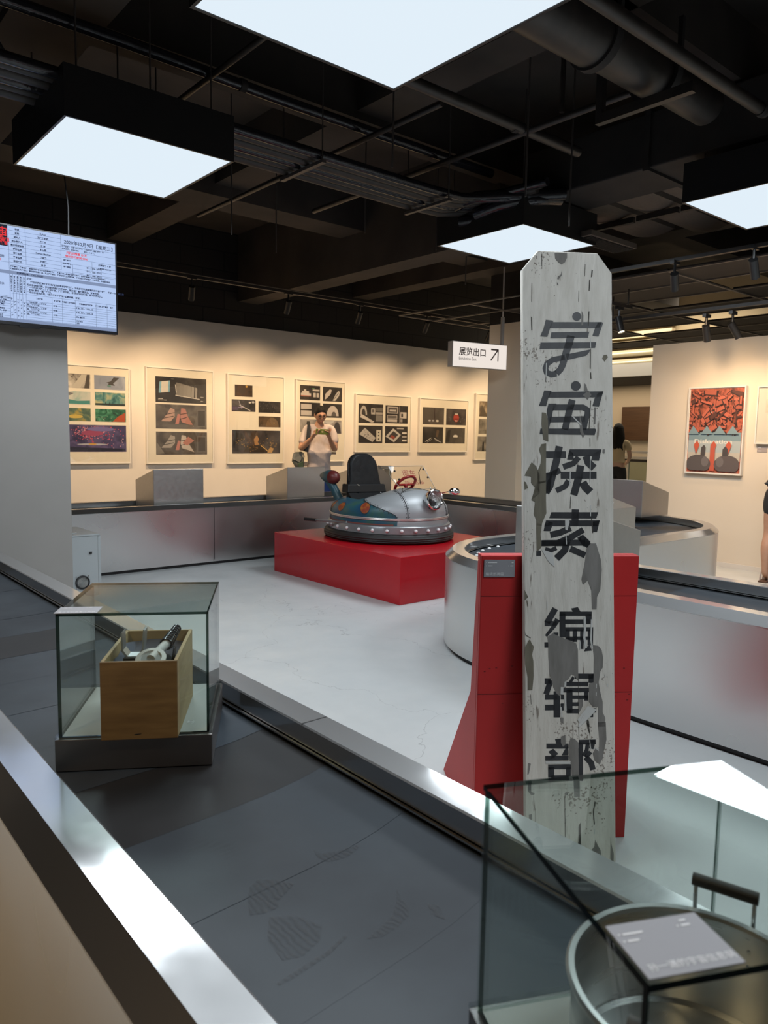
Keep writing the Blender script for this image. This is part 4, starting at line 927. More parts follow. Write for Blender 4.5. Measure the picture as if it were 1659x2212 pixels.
# wooden box with parts
def wooden_box():
    o = Vector((.558, 1.605)); e = Vector((.139, -.087)); d = Vector((.147, .228))
    w = e.length; D = d.length; e.normalize(); d.normalize()
    z0, z1 = .6205, .797; th = .008
    def P(a, b, z):
        q = o + e*a + d*b
        return Vector((q.x, q.y, z))
    wd = M('plywood', (.21, .128, .046), .55, col2=(.14, .08, .027), nscale=9, nstretch=(1, 1, 7), lo=.3, hi=.7)
    wl = M('pale_ply', (.36, .26, .125), .6, col2=(.28, .19, .085), nscale=8, nstretch=(1, 1, 6))
    t = thing('wooden_box', 'open plywood box inside the glass case on the near belt', 'box', P(w/2, D/2, z0))
    def slab(nm, a0, a1, b0, b1, c0, c1, m): obj(nm, MB().prism([P(a0, b0, c0), P(a1, b0, c0), P(a1, b1, c0), P(a0, b1, c0)], (0, 0, c1-c0)), m, t, bevel=.001)
    slab('front_board', 0, w, 0, th, z0, z1, wd); slab('back_board', 0, w, D-th, D, z0, z1, wl)
    slab('side_board', 0, th, th, D-th, z0, z1, wl); slab('side_board', w-th, w, th, D-th, z0, z1, wl)
    slab('bottom_board', th, w-th, th, D-th, z0, z0+.006, wl)
    nb = MB(); q = P(w*.48, -.0004, z0+.012); E3 = Vector((e.x, e.y, 0))
    nb.poly([q-E3*.009, q-E3*.005+Vector((0, 0, -.0015)), q+E3*.006, q+E3*.008+Vector((0, 0, .0015)), q-E3*.004+Vector((0, 0, .001))])
    obj('finger_notch', nb, m_black, t, fix=False)
    lin = MB(); N = 9; vs = []; fs = []
    for i in range(N):
        for j in range(N):
            a, b = th+.001+(w-2*th-.002)*i/(N-1), th+.001+(D-2*th-.002)*j/(N-1)
            edge = max(abs(i/(N-1)*2-1), abs(j/(N-1)*2-1))
            vs.append(P(a, b, .722 + .05*edge**3 + .004*sin(7*i+3*j)))
    for i in range(N-1):
        for j in range(N-1):
            fs.append((i*N+j, i*N+j+1, (i+1)*N+j+1, (i+1)*N+j))
    obj('cloth_lining', MB().add(vs, fs), M('blue_grey_cloth', (.085, .09, .115), .9), t, smooth=True)
    # bent metal bracket
    k = thing('metal_bracket', 'bent bright metal channel bracket standing in the wooden box', 'bracket', P(.055, .08, .74))
    zi = M('zinc', (.62, .64, .64), .35, .9)
    x, y = .052, .085
    prof = [(-.020, .045), (-.017, .048), (-.016, .012), (-.008, 0), (.010, 0), (.017, .014), (.020, .052), (.023, .050), (.020, .010), (.012, -.004), (-.010, -.004), (-.0195, .010)]
    obj('channel', MB().prism([P(x+a*1.25, y, .784+c*1.2) for a, c in prof], Vector((d.x, d.y, 0))*.035), zi, k)
    obj('foot', MB().prism([P(x-.02, y-.006, .738), P(x+.016, y-.006, .738), P(x+.022, y+.05, .738), P(x-.014, y+.05, .738)], (0, 0, .044)), m_black, k, bevel=.002)
    obj('bolt', MB().sphere(P(x+.004, y-.001, .778), .004), m_black, k, smooth=True)
    # probe: grey disc on a pale tube with ribbed black grip
    p = thing('probe', 'grey disc headed probe with a ribbed black grip lying in the wooden box', 'probe', P(.105, .09, .75))
    gm = M('grey_plastic', (.42, .41, .385), .5)
    c0 = P(.098, .060, .784); c1 = P(.122, .130, .800); c2 = P(.136, .20, .818)
    ax = (P(.115, .13, .80)-P(.100, .052, .768)).normalized()
    hd = Vector((-.25, -.35, .9)).normalized()
    obj('disc', MB().lathe([(.001, -.004), (.033, -.004), (.034, .003), (.024, .005), (.022, .001), (.001, .001)], c0, 28, axis=hd), gm, p, smooth=True)
    obj('disc_face', MB().lathe([(.0225, .0015), (.001, .0018)], c0, 24, axis=hd), M('mesh_grey', (.22, .23, .23), .7), p)
    obj('tube', MB().tube([c0+Vector((0, 0, .0)), c1], .0105, 16), gm, p, smooth=True)
    pf = []
    L = (c2-c1).length
    for i in range(9):
        h = L*i/8; pf += [(.0155-.0006*i, h), (.0155-.0006*i, h+L/16), (.0125-.0006*i, h+L/16), (.0125-.0006*i, h+L/8)]
    obj('grip', MB().lathe(pf, c1-(c2-c1).normalized()*.004, 18, axis=(c2-c1)), m_blackgloss, p, smooth=True)
    obj('cable', MB().tube([c1+Vector((.01, -.01, -.005)), P(.146, .09, .800), P(.148, .06, .790), P(.142, .05, .765)], .0035, 8), m_blackgloss, p, smooth=True)
    b = obj('black_pouch', MB().sphere(P(.085, .17, .745), .045, .05, .022, 14, 8), M('black_leather', (.02, .02, .022), .5)); tag(b, 'flat black pouch at the back inside the wooden box', 'pouch')
wooden_box()

# steel pot in the second case
def pot():
    c = Vector((.722, .334, .6206)); R = .1275; H = .118
    ms = M('pot_steel', (.5, .5, .49), .27, 1.0, rough2=.4, nscale=6, nstretch=(1, 1, 12))
    t = thing('steel_pot', 'large open stainless steel pot with black grips inside the right glass case', 'pot', c)
    obj('pot_body', MB().lathe([(.001, 0), (R-.006, 0), (R, .006), (R, H), (R-.003, H), (R-.003, .008), (R-.008, .004), (.001, .004)], c, 64), ms, t, smooth=True)
    obj('rim', MB().lathe([(R+.0005, H-.003), (R+.006, H-.002), (R+.007, H+.002), (R+.004, H+.005), (R-.002, H+.004), (R-.004, H)], c, 64), ms, t, smooth=True)
    for a in (radians(16), radians(196)):
        u = Vector((cos(a), sin(a), 0)); v = Vector((-sin(a), cos(a), 0))
        h = obj('handle', MB(), m_black, t) if False else None
        br = MB()
        A = c + u*(R+.001) + v*.032 + Vector((0, 0, H*.88)); B = c + u*(R+.001) - v*.032 + Vector((0, 0, H*.88))
        A2 = A + u*.008 + Vector((0, 0, .050)); B2 = B + u*.008 + Vector((0, 0, .050))
        h = obj('handle', MB().tube([A, A+u*.010+Vector((0, 0, .006)), A2], .0024, 8).tube([B, B+u*.010+Vector((0, 0, .006)), B2], .0024, 8), ms, t, smooth=True)
        obj('grip', MB().tube([A2-v*(-.004), B2-v*.004], .0075, 14), M('bakelite', (.028, .022, .018), .45), h, smooth=True)
        for sgn in (-1, 1):
            for dz in (0, .018):
                obj('rivet', MB().sphere(c + u*(R-.004) + v*(.032*sgn) + Vector((0, 0, H*.66+dz)), .0042, n=10, m=6), m_strip, t, smooth=True)
    tag(obj('yellow_sponge', MB().sphere(Vector((.648, .262, .655)), .034, .028, .026, 14, 8), M('yellow_felt', (.42, .30, .03), .9, bump=.6, bscale=60)), 'yellow fuzzy ball lying inside the steel pot', 'ball')
    cp = [Vector((.69+.018*i, .205-.006*i+.004*sin(i), .690+.012*i)) for i in range(7)]
    hz = thing('coiled_hose', 'pale ribbed hose end standing by the steel pot, at the right corner', 'hose', (.73, .2, .64))
    rr = [.007 + .0016*(i % 2) for i in range(25)]
    obj('ribbed_hose', MB().tube([Vector((.715, .196, .64)).lerp(Vector((.735, .187, .80)), i/24)+Vector((.010*sin(i*.13), 0, 0)) for i in range(25)], rr, 12), M('pale_hose', (.5, .56, .55), .4), hz, smooth=True)
pot()
# ---------------------------------------------------------------- television
def television():
    x0, x1, y, z0, z1 = .885, 1.905, 5.00, 1.925, 2.512
    t = thing('television', 'wall mounted television showing a shooting schedule table', 'television', ((x0+x1)/2, y, z0))
    obj('casing', MB().box(x0, x1, y, y+.045, z0, z1), m_black, t, bevel=.004)
    bz = MB(); b = .008
    sx0, sx1, sz0, sz1 = x0+b, x1-b, z0+.018, z1-b
    for (a0, a1, c0, c1) in ((x0, x1, z0, sz0), (x0, x1, sz1, z1), (x0, sx0, sz0, sz1), (sx1, x1, sz0, sz1)):
        bz.box(a0, a1, y-.004, y, c0, c1)
    obj('bezel', bz, m_blackgloss, t)
    obj('sensor_bar', MB().box(1.30, 1.42, y-.006, y+.006, z0-.012, z0), m_blackgloss, t)
    obj('wall_mount', MB().box(1.25, 1.55, y+.045, y+.14, 2.0, 2.18), m_blackpaint, t)
    obj('cable', MB().tube([(1.62, y+.05, 2.45), (1.63, y+.07, 2.7), (1.60, y+.04, 2.9), (1.61, y+.02, 3.2), (1.58, y+.02, ZC)], .005, 8), m_black, t, smooth=True)
    Wd, Hd = sx1-sx0, sz1-sz0
    def S(u, v, o=.0045): return Vector((sx0+u*Wd, y-o, sz1-v*Hd))      # u right, v down, 0..1
    sc = obj('screen', MB().poly([S(0, 1, .001), S(1, 1, .001), S(1, 0, .001), S(0, 0, .001)]), emit_mat('screen_page', (.50, .64, .95), .92), t, fix=False)
    def rect(mb, u0, v0, u1, v1, o): mb.poly([S(u0, v1, o), S(u1, v1, o), S(u1, v0, o), S(u0, v0, o)])
    # page coordinates follow the visible right part: u .52 .. 1 is in the photograph
    bars = MB(); rect(bars, 0, .465, 1, .500, .0016); rect(bars, 0, .965, 1, 1, .0016)
    obj('grey_band', bars, emit_mat('screen_grey', (.25, .32, .50), .9), sc, fix=False)
    lg = MB(); rect(lg, .10, 0, .355, .215, .0016)
    obj('logo_panel', lg, emit_mat('screen_dark', (.02, .03, .05), .8), sc, fix=False)
    ln = MB()
    def hl(u0, u1, v, w=.0022): rect(ln, u0, v-w/2, u1, v+w/2, .0020)
    def vl(u, v0, v1, w=.0014): rect(ln, u-w/2, v0, u+w/2, v1, .0020)
    for k in range(9): hl(.36, .66, .045+k*.0415)
    for v in (.105, .165, .24, .30): hl(.66, 1, v)
    for v in (.345, .385): hl(.73, 1, v)
    vl(.36, 0, .465); vl(.455, 0, .38); vl(.66, 0, .38); vl(.73, .30, .42); vl(.85, .24, .345)
    hl(0, .36, .25); hl(0, .36, .38); hl(.36, 1, .40)
    vl(.25, .50, .965); vl(.36, .50, .965); vl(.378, .50, .965); vl(.395, .50, .965); vl(.412, .50, .965); vl(.43, .50, .965); vl(.45, .50, .965)
    hl(.36, .45, .70); hl(.45, 1, .695); hl(.45, 1, .76)
    for k in range(8): hl(.45 if k else .25, 1, .785+k*.025)
    for k in range(9): hl(0, .36, .735+k*.026)
    for u in (.60, .66, .74, .87, .94): vl(u, .695, .965)
    obj('table_lines', ln, emit_mat('screen_line', (.06, .10, .24), .8), sc, fix=False)
    tx = MB(); rd = MB(); X = Vector((1, 0, 0)); Z = Vector((0, 0, 1))
    def T(mb, s, u, v, h, al='LEFT', **k): text_mesh(mb, s, h*Hd, S(u, v, .0026), X, Z, align=al, **{'bold': .0005, **k})
    T(rd, '宇宙', .245, .105, .10, bold=.001); T(rd, '探索', .262, .155, .060, bold=.001); T(rd, '编辑部', .325, .200, .040, al='CENTER', bold=.001); T(rd, '编辑', .315, .165, .045)
    T(tx, '2020年12月9日【星期三】', .84, .085, .050, 'CENTER')
    for k, s in enumerate(['导演', '监制', '制片人', '执行制片人', '美术造型指导', '摄影指导', '视效指导', '录音指导', '造型设计']):
        T(tx, s, .408, .036+k*.0415, .022, 'CENTER')
    for k, s in enumerate(['孔大山', '王红卫 郭帆', '龚格尔', '王 高', '郭佳明', 'Deivaux Matthies', '丁燕来', '张晨瑞', '李 涵']):
        T(tx, s, .555, .040+k*.0415, .022, 'CENTER')
    T(tx, '天气预报：小雨 15℃/9℃', .665, .125, .020); T(tx, '紧外线强度：最弱 湿度：79%', .80, .125, .018); T(tx, '日出日落：0743/1806', .665, .152, .020); T(tx, '南风：2级转1级', .80, .152, .018)
    T(rd, '开机拍摄第 15 天', .755, .195, .030, 'CENTER'); T(rd, '预计开机时间 0900', .755, .232, .030, 'CENTER')
    for k, s in enumerate(['用餐时间', '无肉“称”心', '早餐图稿']): T(tx, s, .695, .275+k*.036, .020, 'CENTER')
    T(tx, '拍摄页数 4 页', .93, .275, .024, 'CENTER'); T(tx, '此单日期 2020/12/9', .93, .31, .018, 'CENTER')
    for k, s in enumerate(['早餐：0730【驻地】', '午餐：1200【驻地】', '晚餐：1900【驻地】']): T(tx, s, .865, .325+k*.040, .020, 'CENTER')
    T(tx, '注意事项：演员化妆、到场时间若有调整以现场通知为准；所有工作人员请佩戴好工作证；拍摄现场保持与片场上无关的言语', .365, .425, .0185)
    T(tx, '所有关的照片及视频；请勿携带贵重物品，禁止泄露本机；在摄影棚禁止大声喧哗，注意安全！热点宣传、过时不候，同备着交通自', .365, .450, .0185)
    T(tx, '拍摄通告单：CALL SHEET', .40, .491, .024)
    T(tx, '提示：', .455, .535, .024)
    T(tx, '实际拍摄顺序根据现场情况由导演调整为准。请各部门认真检查相关设备器材等，做好一切准备工作', .475, .568, .0235)
    T(tx, '配合导演组拍摄。请勿歌谣流传拍摄进度，制片组准备防雨用品。谢谢配合。', .455, .600, .0235)
    for k, s in enumerate(['* 一刘今年夫妇，广播站村民，广播站干部，1村民0730去现场，监控拍摄机儿。', '* 870# 要补一道广播OS。', '* 今日请各完成后，“鸟烧窝村广播站”结景杀青，谢谢。']): T(tx, s, .458, .625+k*.026, .0235)
    for k, s in enumerate(['特约演员', '群众演员', '所需服装 提示造化', '所需道具 提示现场', '特殊道具 及效果示', '备注']): T(tx, s, (.525, .63, .70, .805, .905, .97)[k], .735, .018, 'CENTER')
    for k in range(3):
        T(tx, '一刘今年夫妇，广播站村', .453, .782+k*.050, .0185); T(tx, '民，广播站干部', .453, .806+k*.050, .0185); T(tx, '1村民', .605, .79+k*.05, .018)
        T(tx, ['桂菜，洗漱，笔记本，白', '桂菜，洗漱，笔记本，白', 'DV，白板擦'][k], .745, .782+k*.050, .017)
    for k, s in enumerate(['唐一行人来到广播站抢拍', '唐二人等待等短剧', '唐人群拍卦 孙鸽', '孙广播，睡前传', '孙备周期', '孙广播白备录场', '备车广播站，跟踪', '仓光一人', '备有广播日方', '备有广播日升']): T(tx, s, .258, .762+k*.0225, .018)
    for c in range(5):
        for k, s in enumerate('备演员造型化妆现场'): T(tx, s, .364+c*.0178, .53+k*.019, .016)
        for k in range(7):
            if (c+k) % 3 != 1: T(tx, '唐' if c < 2 else '郭', .364+c*.0178, .77+k*.028, .017)
    T(tx, '内容提示', .30, .62, .026, 'CENTER'); T(tx, '出发时间', .30, .335, .030, 'CENTER'); T(rd, '0700', .30, .370, .028, 'CENTER'); T(tx, '新于乡风', .745, .93, .017); T(tx, '手机', .745, .955, .017); T(tx, '鸭，船', .745, .885, .018)
    obj('screen_text', tx, emit_mat('screen_ink', (.035, .05, .11), .8), sc, fix=False)
    obj('screen_red_text', rd, emit_mat('screen_red', (.85, .05, .06), .9), sc, fix=False)
television()
pl = tag(obj('socket_plate', MB().box(.43, .50, 5.132, 5.14, 1.63, 1.70), m_cab, bevel=.003), 'small grey socket plate on the grey left wall', 'socket')

# ---------------------------------------------------------------- hanging exit sign
def exit_sign():
    A = Vector((6.25, 6.2, 0)); e = (Vector((7.02, 6.05, 0))-A).normalized(); Wd = .785; n = Vector((e.y, -e.x, 0)); z0, z1 = 2.100, 2.392; D = .10
    t = thing('exit_sign', 'white lightbox sign with an arrow hanging in front of the column', 'sign', A+Vector((0, 0, z0)))
    def P(a, z, o=0.0): return A + e*a + n*o + Vector((0, 0, z))
    obj('sign_box', MB().prism([P(0, z0), P(Wd, z0), P(Wd, z1), P(0, z1)], -n*D), M('sign_grey', (.40, .39, .38), .4), t, bevel=.003)
    obj('light_face', MB().prism([P(.006, z0+.006, .0005), P(Wd-.006, z0+.006, .0005), P(Wd-.006, z1-.006, .0005), P(.006, z1-.006, .0005)], n*.003), emit_mat('sign_face', (1.0, .90, .82), .86), t)
    obj('back_face', MB().prism([P(.006, z0+.006, -D-.0035), P(Wd-.006, z0+.006, -D-.0035), P(Wd-.006, z1-.006, -D-.0035), P(.006, z1-.006, -D-.0035)], n*.003), emit_mat('sign_back', (1.0, .92, .85), .9), t)
    for sgn in (1, -1):
        tm = MB(); xd = e*sgn; o = .0045 if sgn > 0 else -D-.0045
        b = (lambda a: a) if sgn > 0 else (lambda a: Wd-a)
        text_mesh(tm, '展览出口', .098, P(b(.085), z0+.145, o), xd, (0, 0, 1), bold=.0016)
        text_mesh(tm, 'Exhibition Exit', .052, P(b(.085), z0+.082, o), xd, (0, 0, 1), sx=.82)
        if sgn > 0:
            def bar(p, q, w):
                p, q = Vector(p), Vector(q); dd = (q-p).normalized(); k = dd.cross(n)*w/2
                tm.poly([p+k, q+k, q-k, p-k])
            bar(P(.545, z0+.10, o), P(.645, z0+.225, o), .016); bar(P(.545, z0+.228, o), P(.658, z0+.228, o), .018); bar(P(.650, z0+.232, o), P(.650, z0+.095, o), .016)
        obj('lettering', tm, M('sign_ink', (.13, .10, .095), .6), t, fix=False)
    obj('hanger', MB().prism([P(.70, z1), P(.735, z1), P(.735, z1+.33), P(.70, z1+.33)], -n*.03), M('hanger_grey', (.42, .40, .38), .5), t)
    obj('hanger_rod', MB().tube([P(.72, z1+.33, -.015), P(.715, ZC, -.015)], .009, 8), m_white, t)
exit_sign()

# ---------------------------------------------------------------- things far back
t = thing('wood_panel', 'brown wooden panel on the wall behind the dark haired woman', 'panel', (13.9, 8, 1.3))
obj('panel_board', MB().box(13.93, 13.995, 6.5, 8.83, 1.275, 1.965), M('walnut', (.105, .052, .024), .45, col2=(.075, .036, .016), nscale=4, nstretch=(1, .6, 12)), t, bevel=.004)
t = thing('railing', 'white topped glass railing behind the dark haired woman', 'railing', (11.6, 7, 0))
m_rail = M('rail_white', (.75, .74, .70), .4)
obj('hand_rail', MB().box(11.57, 11.63, 4.0, 12, 1.06, 1.10), m_rail, t)
obj('lower_rail', MB().box(11.57, 11.63, 4.0, 12, .965, 1.005), m_rail, t)
obj('dark_channel', MB().box(11.58, 11.62, 4.0, 12, .915, .960), m_black, t)
obj('post', MB().box(11.58, 11.62, 7.16, 7.2, .0, 1.24), m_rail, t)
obj('glass_panel', MB().box(11.595, 11.605, 4.0, 12, .02, .915), glass_mat('rail_glass', (.72, .78, .72)), t)
def band(nm, y0): pass
# ================================================================ bumper car
def bumper_car():
    K = Vector((4.48, 5.22, .3705))
    t = thing('bumper_car', 'old silver and blue bumper car with black seat standing on the red plinth', 'bumper car', K)
    A, B = .60, .52
    def L(x, y, z): return K + Vector((x, y, z))
    q = B/A
    silver = M('worn_silver', (.36, .37, .38), .33, .55, col2=(.29, .30, .31), nscale=5, detail=8)
    chrome = M('chrome', (.75, .75, .75), .08, 1.0)
    trim = M('dull_trim', (.62, .60, .57), .3, .55)
    rubber = M('bumper_rubber', (.018, .017, .016), .55, bump=.3, bscale=6, bstretch=(1, 1, 30))
    # hull paint: silver with a blue swathe over the rear half
    hull = bpy.data.materials.new('hull_paint'); hull.use_nodes = True
    nt = hull.node_tree; b = nt.nodes['Principled BSDF']; b.inputs['Roughness'].default_value = .44
    tc = nt.nodes.new('ShaderNodeTexCoord'); sp = nt.nodes.new('ShaderNodeSeparateXYZ')
    nt.links.new(tc.outputs['Object'], sp.inputs[0])
    def mth(op, a, bb):
        n = nt.nodes.new('ShaderNodeMath'); n.operation = op
        for i, v in enumerate((a, bb)):
            if v is None: continue
            if isinstance(v, (int, float)): n.inputs[i].default_value = v
            else: nt.links.new(v, n.inputs[i])
        return n.outputs[0]
    zz = mth('MAXIMUM', mth('SUBTRACT', sp.outputs[2], K.z+.225), 0.0)
    lim = mth('ADD', mth('MULTIPLY', mth('POWER', zz, 2.0), 21.0), K.y-.47)
    blue = mth('GREATER_THAN', sp.outputs[1], lim)
    n1 = nt.nodes.new('ShaderNodeTexNoise'); n1.inputs['Scale'].default_value = 7; n1.inputs['Detail'].default_value = 8
    nt.links.new(tc.outputs['Object'], n1.inputs[0])
    cr = nt.nodes.new('ShaderNodeValToRGB')
    el = cr.color_ramp.elements
    el[0].position = .36; el[0].color = (.014, .060, .125, 1)
    el[1].position = .68; el[1].color = (.035, .105, .075, 1)
    e = el.new(.52); e.color = (.018, .085, .125, 1)
    nt.links.new(n1.outputs[0], cr.inputs[0])
    mx = nt.nodes.new('ShaderNodeMix'); mx.data_type = 'RGBA'
    mx.inputs[6].default_value = (.34, .35, .36, 1)
    nt.links.new(blue, mx.inputs[0]); nt.links.new(cr.outputs[0], mx.inputs[7]); nt.links.new(mx.outputs[2], b.inputs['Base Color'])
    nt.links.new(mth('MULTIPLY', mth('SUBTRACT', 1.0, blue), .25), b.inputs['Metallic'])
    blue_m = M('pod_blue', (.020, .085, .115), .4, col2=(.06, .11, .12), nscale=12)
    # base
    obj('bumper_ring', MB().lathe([(.50, 0), (.59, .0), (.622, .006), (.638, .020), (.634, .026), (.642, .034), (.637, .042), (.641, .052), (.634, .058), (.630, .072), (.612, .084), (.58, .086)], K, 72, sx=.565/.64), rubber, t, smooth=True)
    obj('lower_band', MB().lathe([(.585, .082), (.606, .088), (.606, .146), (.600, .153), (.588, .157)], K, 72, sx=q), silver, t, smooth=True)
    obj('waist', MB().lathe([(.588, .155), (.586, .170), (.583, .205), (.575, .215)], K, 72, sx=q), hull, t, smooth=True)
    st = MB(); n = 50; vs = []; fs = []
    for i in range(n+1):
        th = radians(112 + 118*i/n)
        for z in (.160, .172): vs.append(L(.5895*q*cos(th), .5895*sin(th), z))
    for i in range(n): fs.append((2*i, 2*i+2, 2*i+3, 2*i+1))
    obj('red_stripe', st.add(vs, fs), M('faded_red_stripe', (.22, .075, .06), .5), t, fix=False)
    ch = MB()
    for z, r in ((.208, .588), (.219, .589)):
        ch.tube([L(r*q*cos(2*pi*i/72), r*sin(2*pi*i/72), z) for i in range(72)], .0055, 8, closed=True)
    obj('chrome_trim', ch, trim, t, smooth=True)
    for k in range(28):
        th = 2*pi*k/28 + .1
        obj('bulb', MB().sphere(L(.611*q*cos(th), .611*sin(th), .117), .0155, n=12, m=8), m_bulb, t, smooth=True)
    # hull
    def rim(th):
        f = max(0.0, -sin(th))
        z = .345 + .118*f**1.5
        return Vector((.285*cos(th), .10 + .345*sin(th), z))
    def H(th, s):
        o = Vector((.585*q*cos(th), .585*sin(th), .214)); r = rim(th)
        p = 1-cos(s*pi/2); w = sin(s*pi/2)**.72
        f = max(0.0, -sin(th))
        v = Vector((o.x+(r.x-o.x)*p, o.y+(r.y-o.y)*p, o.z+(r.z-o.z)*w))
        v.z += .018*f*sin(pi*min(1, s*1.05))*(s > .3)*(s-.3)
        return v
    N, S = 72, 14
    vs = []; fs = []
    for i in range(S+1):
        for j in range(N): vs.append(K + H(2*pi*j/N, i/S))
    for j in range(N):      # lip rolled into the cockpit
        v = H(2*pi*j/N, 1); c = Vector((0, .10, 0)); vs.append(K + Vector((c.x+(v.x-c.x)*.95, c.y+(v.y-c.y)*.95, v.z-.008)))
    for j in range(N):
        v = H(2*pi*j/N, 1); c = Vector((0, .10, 0)); vs.append(K + Vector((c.x+(v.x-c.x)*.93, c.y+(v.y-c.y)*.93, .16)))
    for i in range(S+2):
        for j in range(N): fs.append((i*N+j, i*N+(j+1) % N, (i+1)*N+(j+1) % N, (i+1)*N+j))
    obj('hull', MB().add(vs, fs), hull, t, smooth=True)
    obj('cockpit_floor', MB().lathe([(.30, .165), (.001, .165)], L(0, .10, 0), 36, sx=.8), m_black, t)
    # stitched seams
    seam_m = M('seam_black', (.015, .015, .016), .6)
    def outn(th, s):
        v = H(th, s); w = H(th+.02, s)-H(th-.02, s); u = H(th, min(1, s+.02))-H(th, max(0, s-.02))
        k = w.cross(u).normalized()
        return k if k.dot(Vector((v.x, v.y-.1, .3))) > 0 else -k
    def seam(pts):
        m = MB(); P = [K + H(th, s) + outn(th, s)*.0008 for th, s in pts]
        m.tube(P, .0032, 6)
        for i in range(len(pts)-1):
            a = P[i]; d = (P[i+1]-a)
            k = max(1, int(d.length/.028))
            sd = d.normalized().cross(outn(*pts[i])).normalized()*.013
            for g in (-1, 1): m.sphere(a+d*.5+sd*g, .0035, n=6, m=4)
        obj('stitched_seam', m, seam_m, t, smooth=True)
    seam([(radians(243.5 - 3*s), s) for s in [i/16*.9 for i in range(17)]])
    seam([(radians(297 + 3*s), s) for s in [i/16*.9 for i in range(17)]])
    seam([(radians(240.8 + 58.5*i/16), .62 + .25*sin(pi*i/16)) for i in range(17)])
    for sg in (1, -1):
        pts = []
        for i in range(17):
            s = i/16*.80
            lo, hi = radians(180), radians(270)
            for _ in range(24):
                m = (lo+hi)/2; v = H(m, s)
                if v.y > -.47 + 21*max(0, v.z-.225)**2: lo = m
                else: hi = m
            pts.append((lo if sg > 0 else radians(540)-lo, s))
        seam(pts)
    seam([(radians(150 - 4*s), s) for s in [i/12*.85 for i in range(13)]])
    # portholes
    ph = M('porthole_paint', (.24, .032, .014), .5, col2=(.34, .11, .02), nscale=22, lo=.4, hi=.6)
    for th, s in ((radians(203), .30), (radians(172), .33), (radians(150), .34), (radians(337), .30), (radians(8), .33)):
        c = H(th, s); nn = outn(th, s); z = Vector((0, 0, 1)); u = z.cross(nn).normalized(); w = nn.cross(u)
        def conf(r):   # ring of points pressed onto the hull
            out = []
            for i in range(24):
                a = 2*pi*i/24
                out.append((a, r))
            return out
        m = MB(); vs = [K+c+nn*.004]; mi = []
        dth = .046/.55; ds = .050/.24
        for r in (.72, 1.0, 1.12):
            for i in range(24):
                a = 2*pi*i/24
                vs.append(K + H(th+dth*r*cos(a), max(.01, s+ds*r*sin(a))) + outn(th+dth*r*cos(a), max(.01, s+ds*r*sin(a)))*.0016)
        m.v = [tuple(v) for v in vs]
        for i in range(24):
            m.f.append((0, 1+i, 1+(i+1) % 24)); m.m.append(0)
            m.f.append((1+i, 25+i, 25+(i+1) % 24, 1+(i+1) % 24)); m.m.append(0)
            m.f.append((25+i, 49+i, 49+(i+1) % 24, 25+(i+1) % 24)); m.m.append(1)
        obj('porthole', m, [ph, M('porthole_ring', (.02, .035, .045), .5)], t, smooth=True)
    # seat
    leather = M('black_leatherette', (.014, .014, .015), .5, col2=(.018, .018, .019), nscale=20, bump=.5, bscale=11, spec=.25)
    def seat_outline(w0, w1, z0, z1, n=10):
        pts = [(-w0, z0), (w0, z0)]
        r = .13
        for i in range(n+1):
            a = pi/2*i/n; pts.append((w1-r+r*cos(a), z1-r+r*sin(a)))
        for i in range(n+1):
            a = pi/2+pi/2*i/n; pts.append((-w1+r+r*cos(a), z1-r+r*sin(a)))
        return pts
    lean = .16
    def SB(x, z, y): return L(x, .34 + lean*(z-.3) + y, z)
    ob = obj('backrest', MB().prism([SB(x, z, -.03) for x, z in seat_outline(.215, .165, .27, .748)], Vector((0, .07, 0))), leather, t, smooth=True, bevel=.018)
    obj('seat_cushion', MB().box(K.x-.21, K.x+.21, K.y-.10, K.y+.34, K.z+.22, K.z+.31), leather, t, bevel=.03)
    obj('belt_strap', MB().prism([SB(-.235, .385, -.045), SB(.235, .375, -.045), SB(.225, .455, -.045), SB(-.222, .465, -.045)], Vector((0, .10, 0))), M('strap_black', (.010, .010, .011), .5), t, bevel=.01)
    bk = MB()
    for x, z in ((-.11, .455), (-.12, .385), (.16, .375)): bk.obox(SB(x, z, -.049), (1, 0, -.4), (0, 1, 0), (.4, 0, 1), .013, .003, .004)
    obj('buckle', bk, chrome, t)
    tb = MB()
    tb.tube([SB(-.19, .66, -.032), SB(-.20, .60, -.034), SB(-.205, .50, -.036)], .006, 6)
    obj('side_strap', tb, m_black, t, smooth=True)
    obj('apron', MB().prism([SB(-.23, .385, -.047), SB(.24, .375, -.047), L(.25, .20, .30), L(-.26, .16, .30)], Vector((0, .012, 0))), leather, t)
    # tail pod
    c = L(-.24, .57, .52); rot = Matrix.Rotation(radians(-10), 3, 'X')
    ax = Vector((.08, -1, -.06)).normalized()
    pf = [(.001, -.165), (.018, -.15), (.040, -.11), (.058, -.06), (.066, -.015), (.066, .02)]
    pod = obj('tail_pod', MB().lathe(pf, c, 24, axis=ax), blue_m, t, smooth=True)
    obj('tail_lens', MB().lathe([(.0665, .015), (.066, .035), (.058, .065), (.040, .088), (.020, .098), (.001, .102)], c, 24, axis=ax), M('dark_red_lens', (.13, .018, .016), .4, col2=(.17, .03, .025), nscale=9), pod, smooth=True, label='dark red rounded end')
    obj('tail_strut', MB().tube([c+Vector((0, .03, -.03)), L(-.225, .53, .40), L(-.19, .47, .27)], [.045, .040, .050], 14), blue_m, t, smooth=True)
    # lever at the side
    a, bnd = L(-.505, -.03, .158), L(-.585, .36, .150)
    lv = obj('lever', MB().tube([a, bnd], .0095, 12).sphere(a, .016, n=10, m=8), M('lever_grey', (.30, .30, .30), .4, .6), t, smooth=True)
    d = (bnd-a).normalized(); gp = MB()
    gp.lathe([(.014 + .002*(i % 2), -.01+i*.011) for i in range(14)] + [(.001, .136)], bnd-d*.02, 12, axis=d)
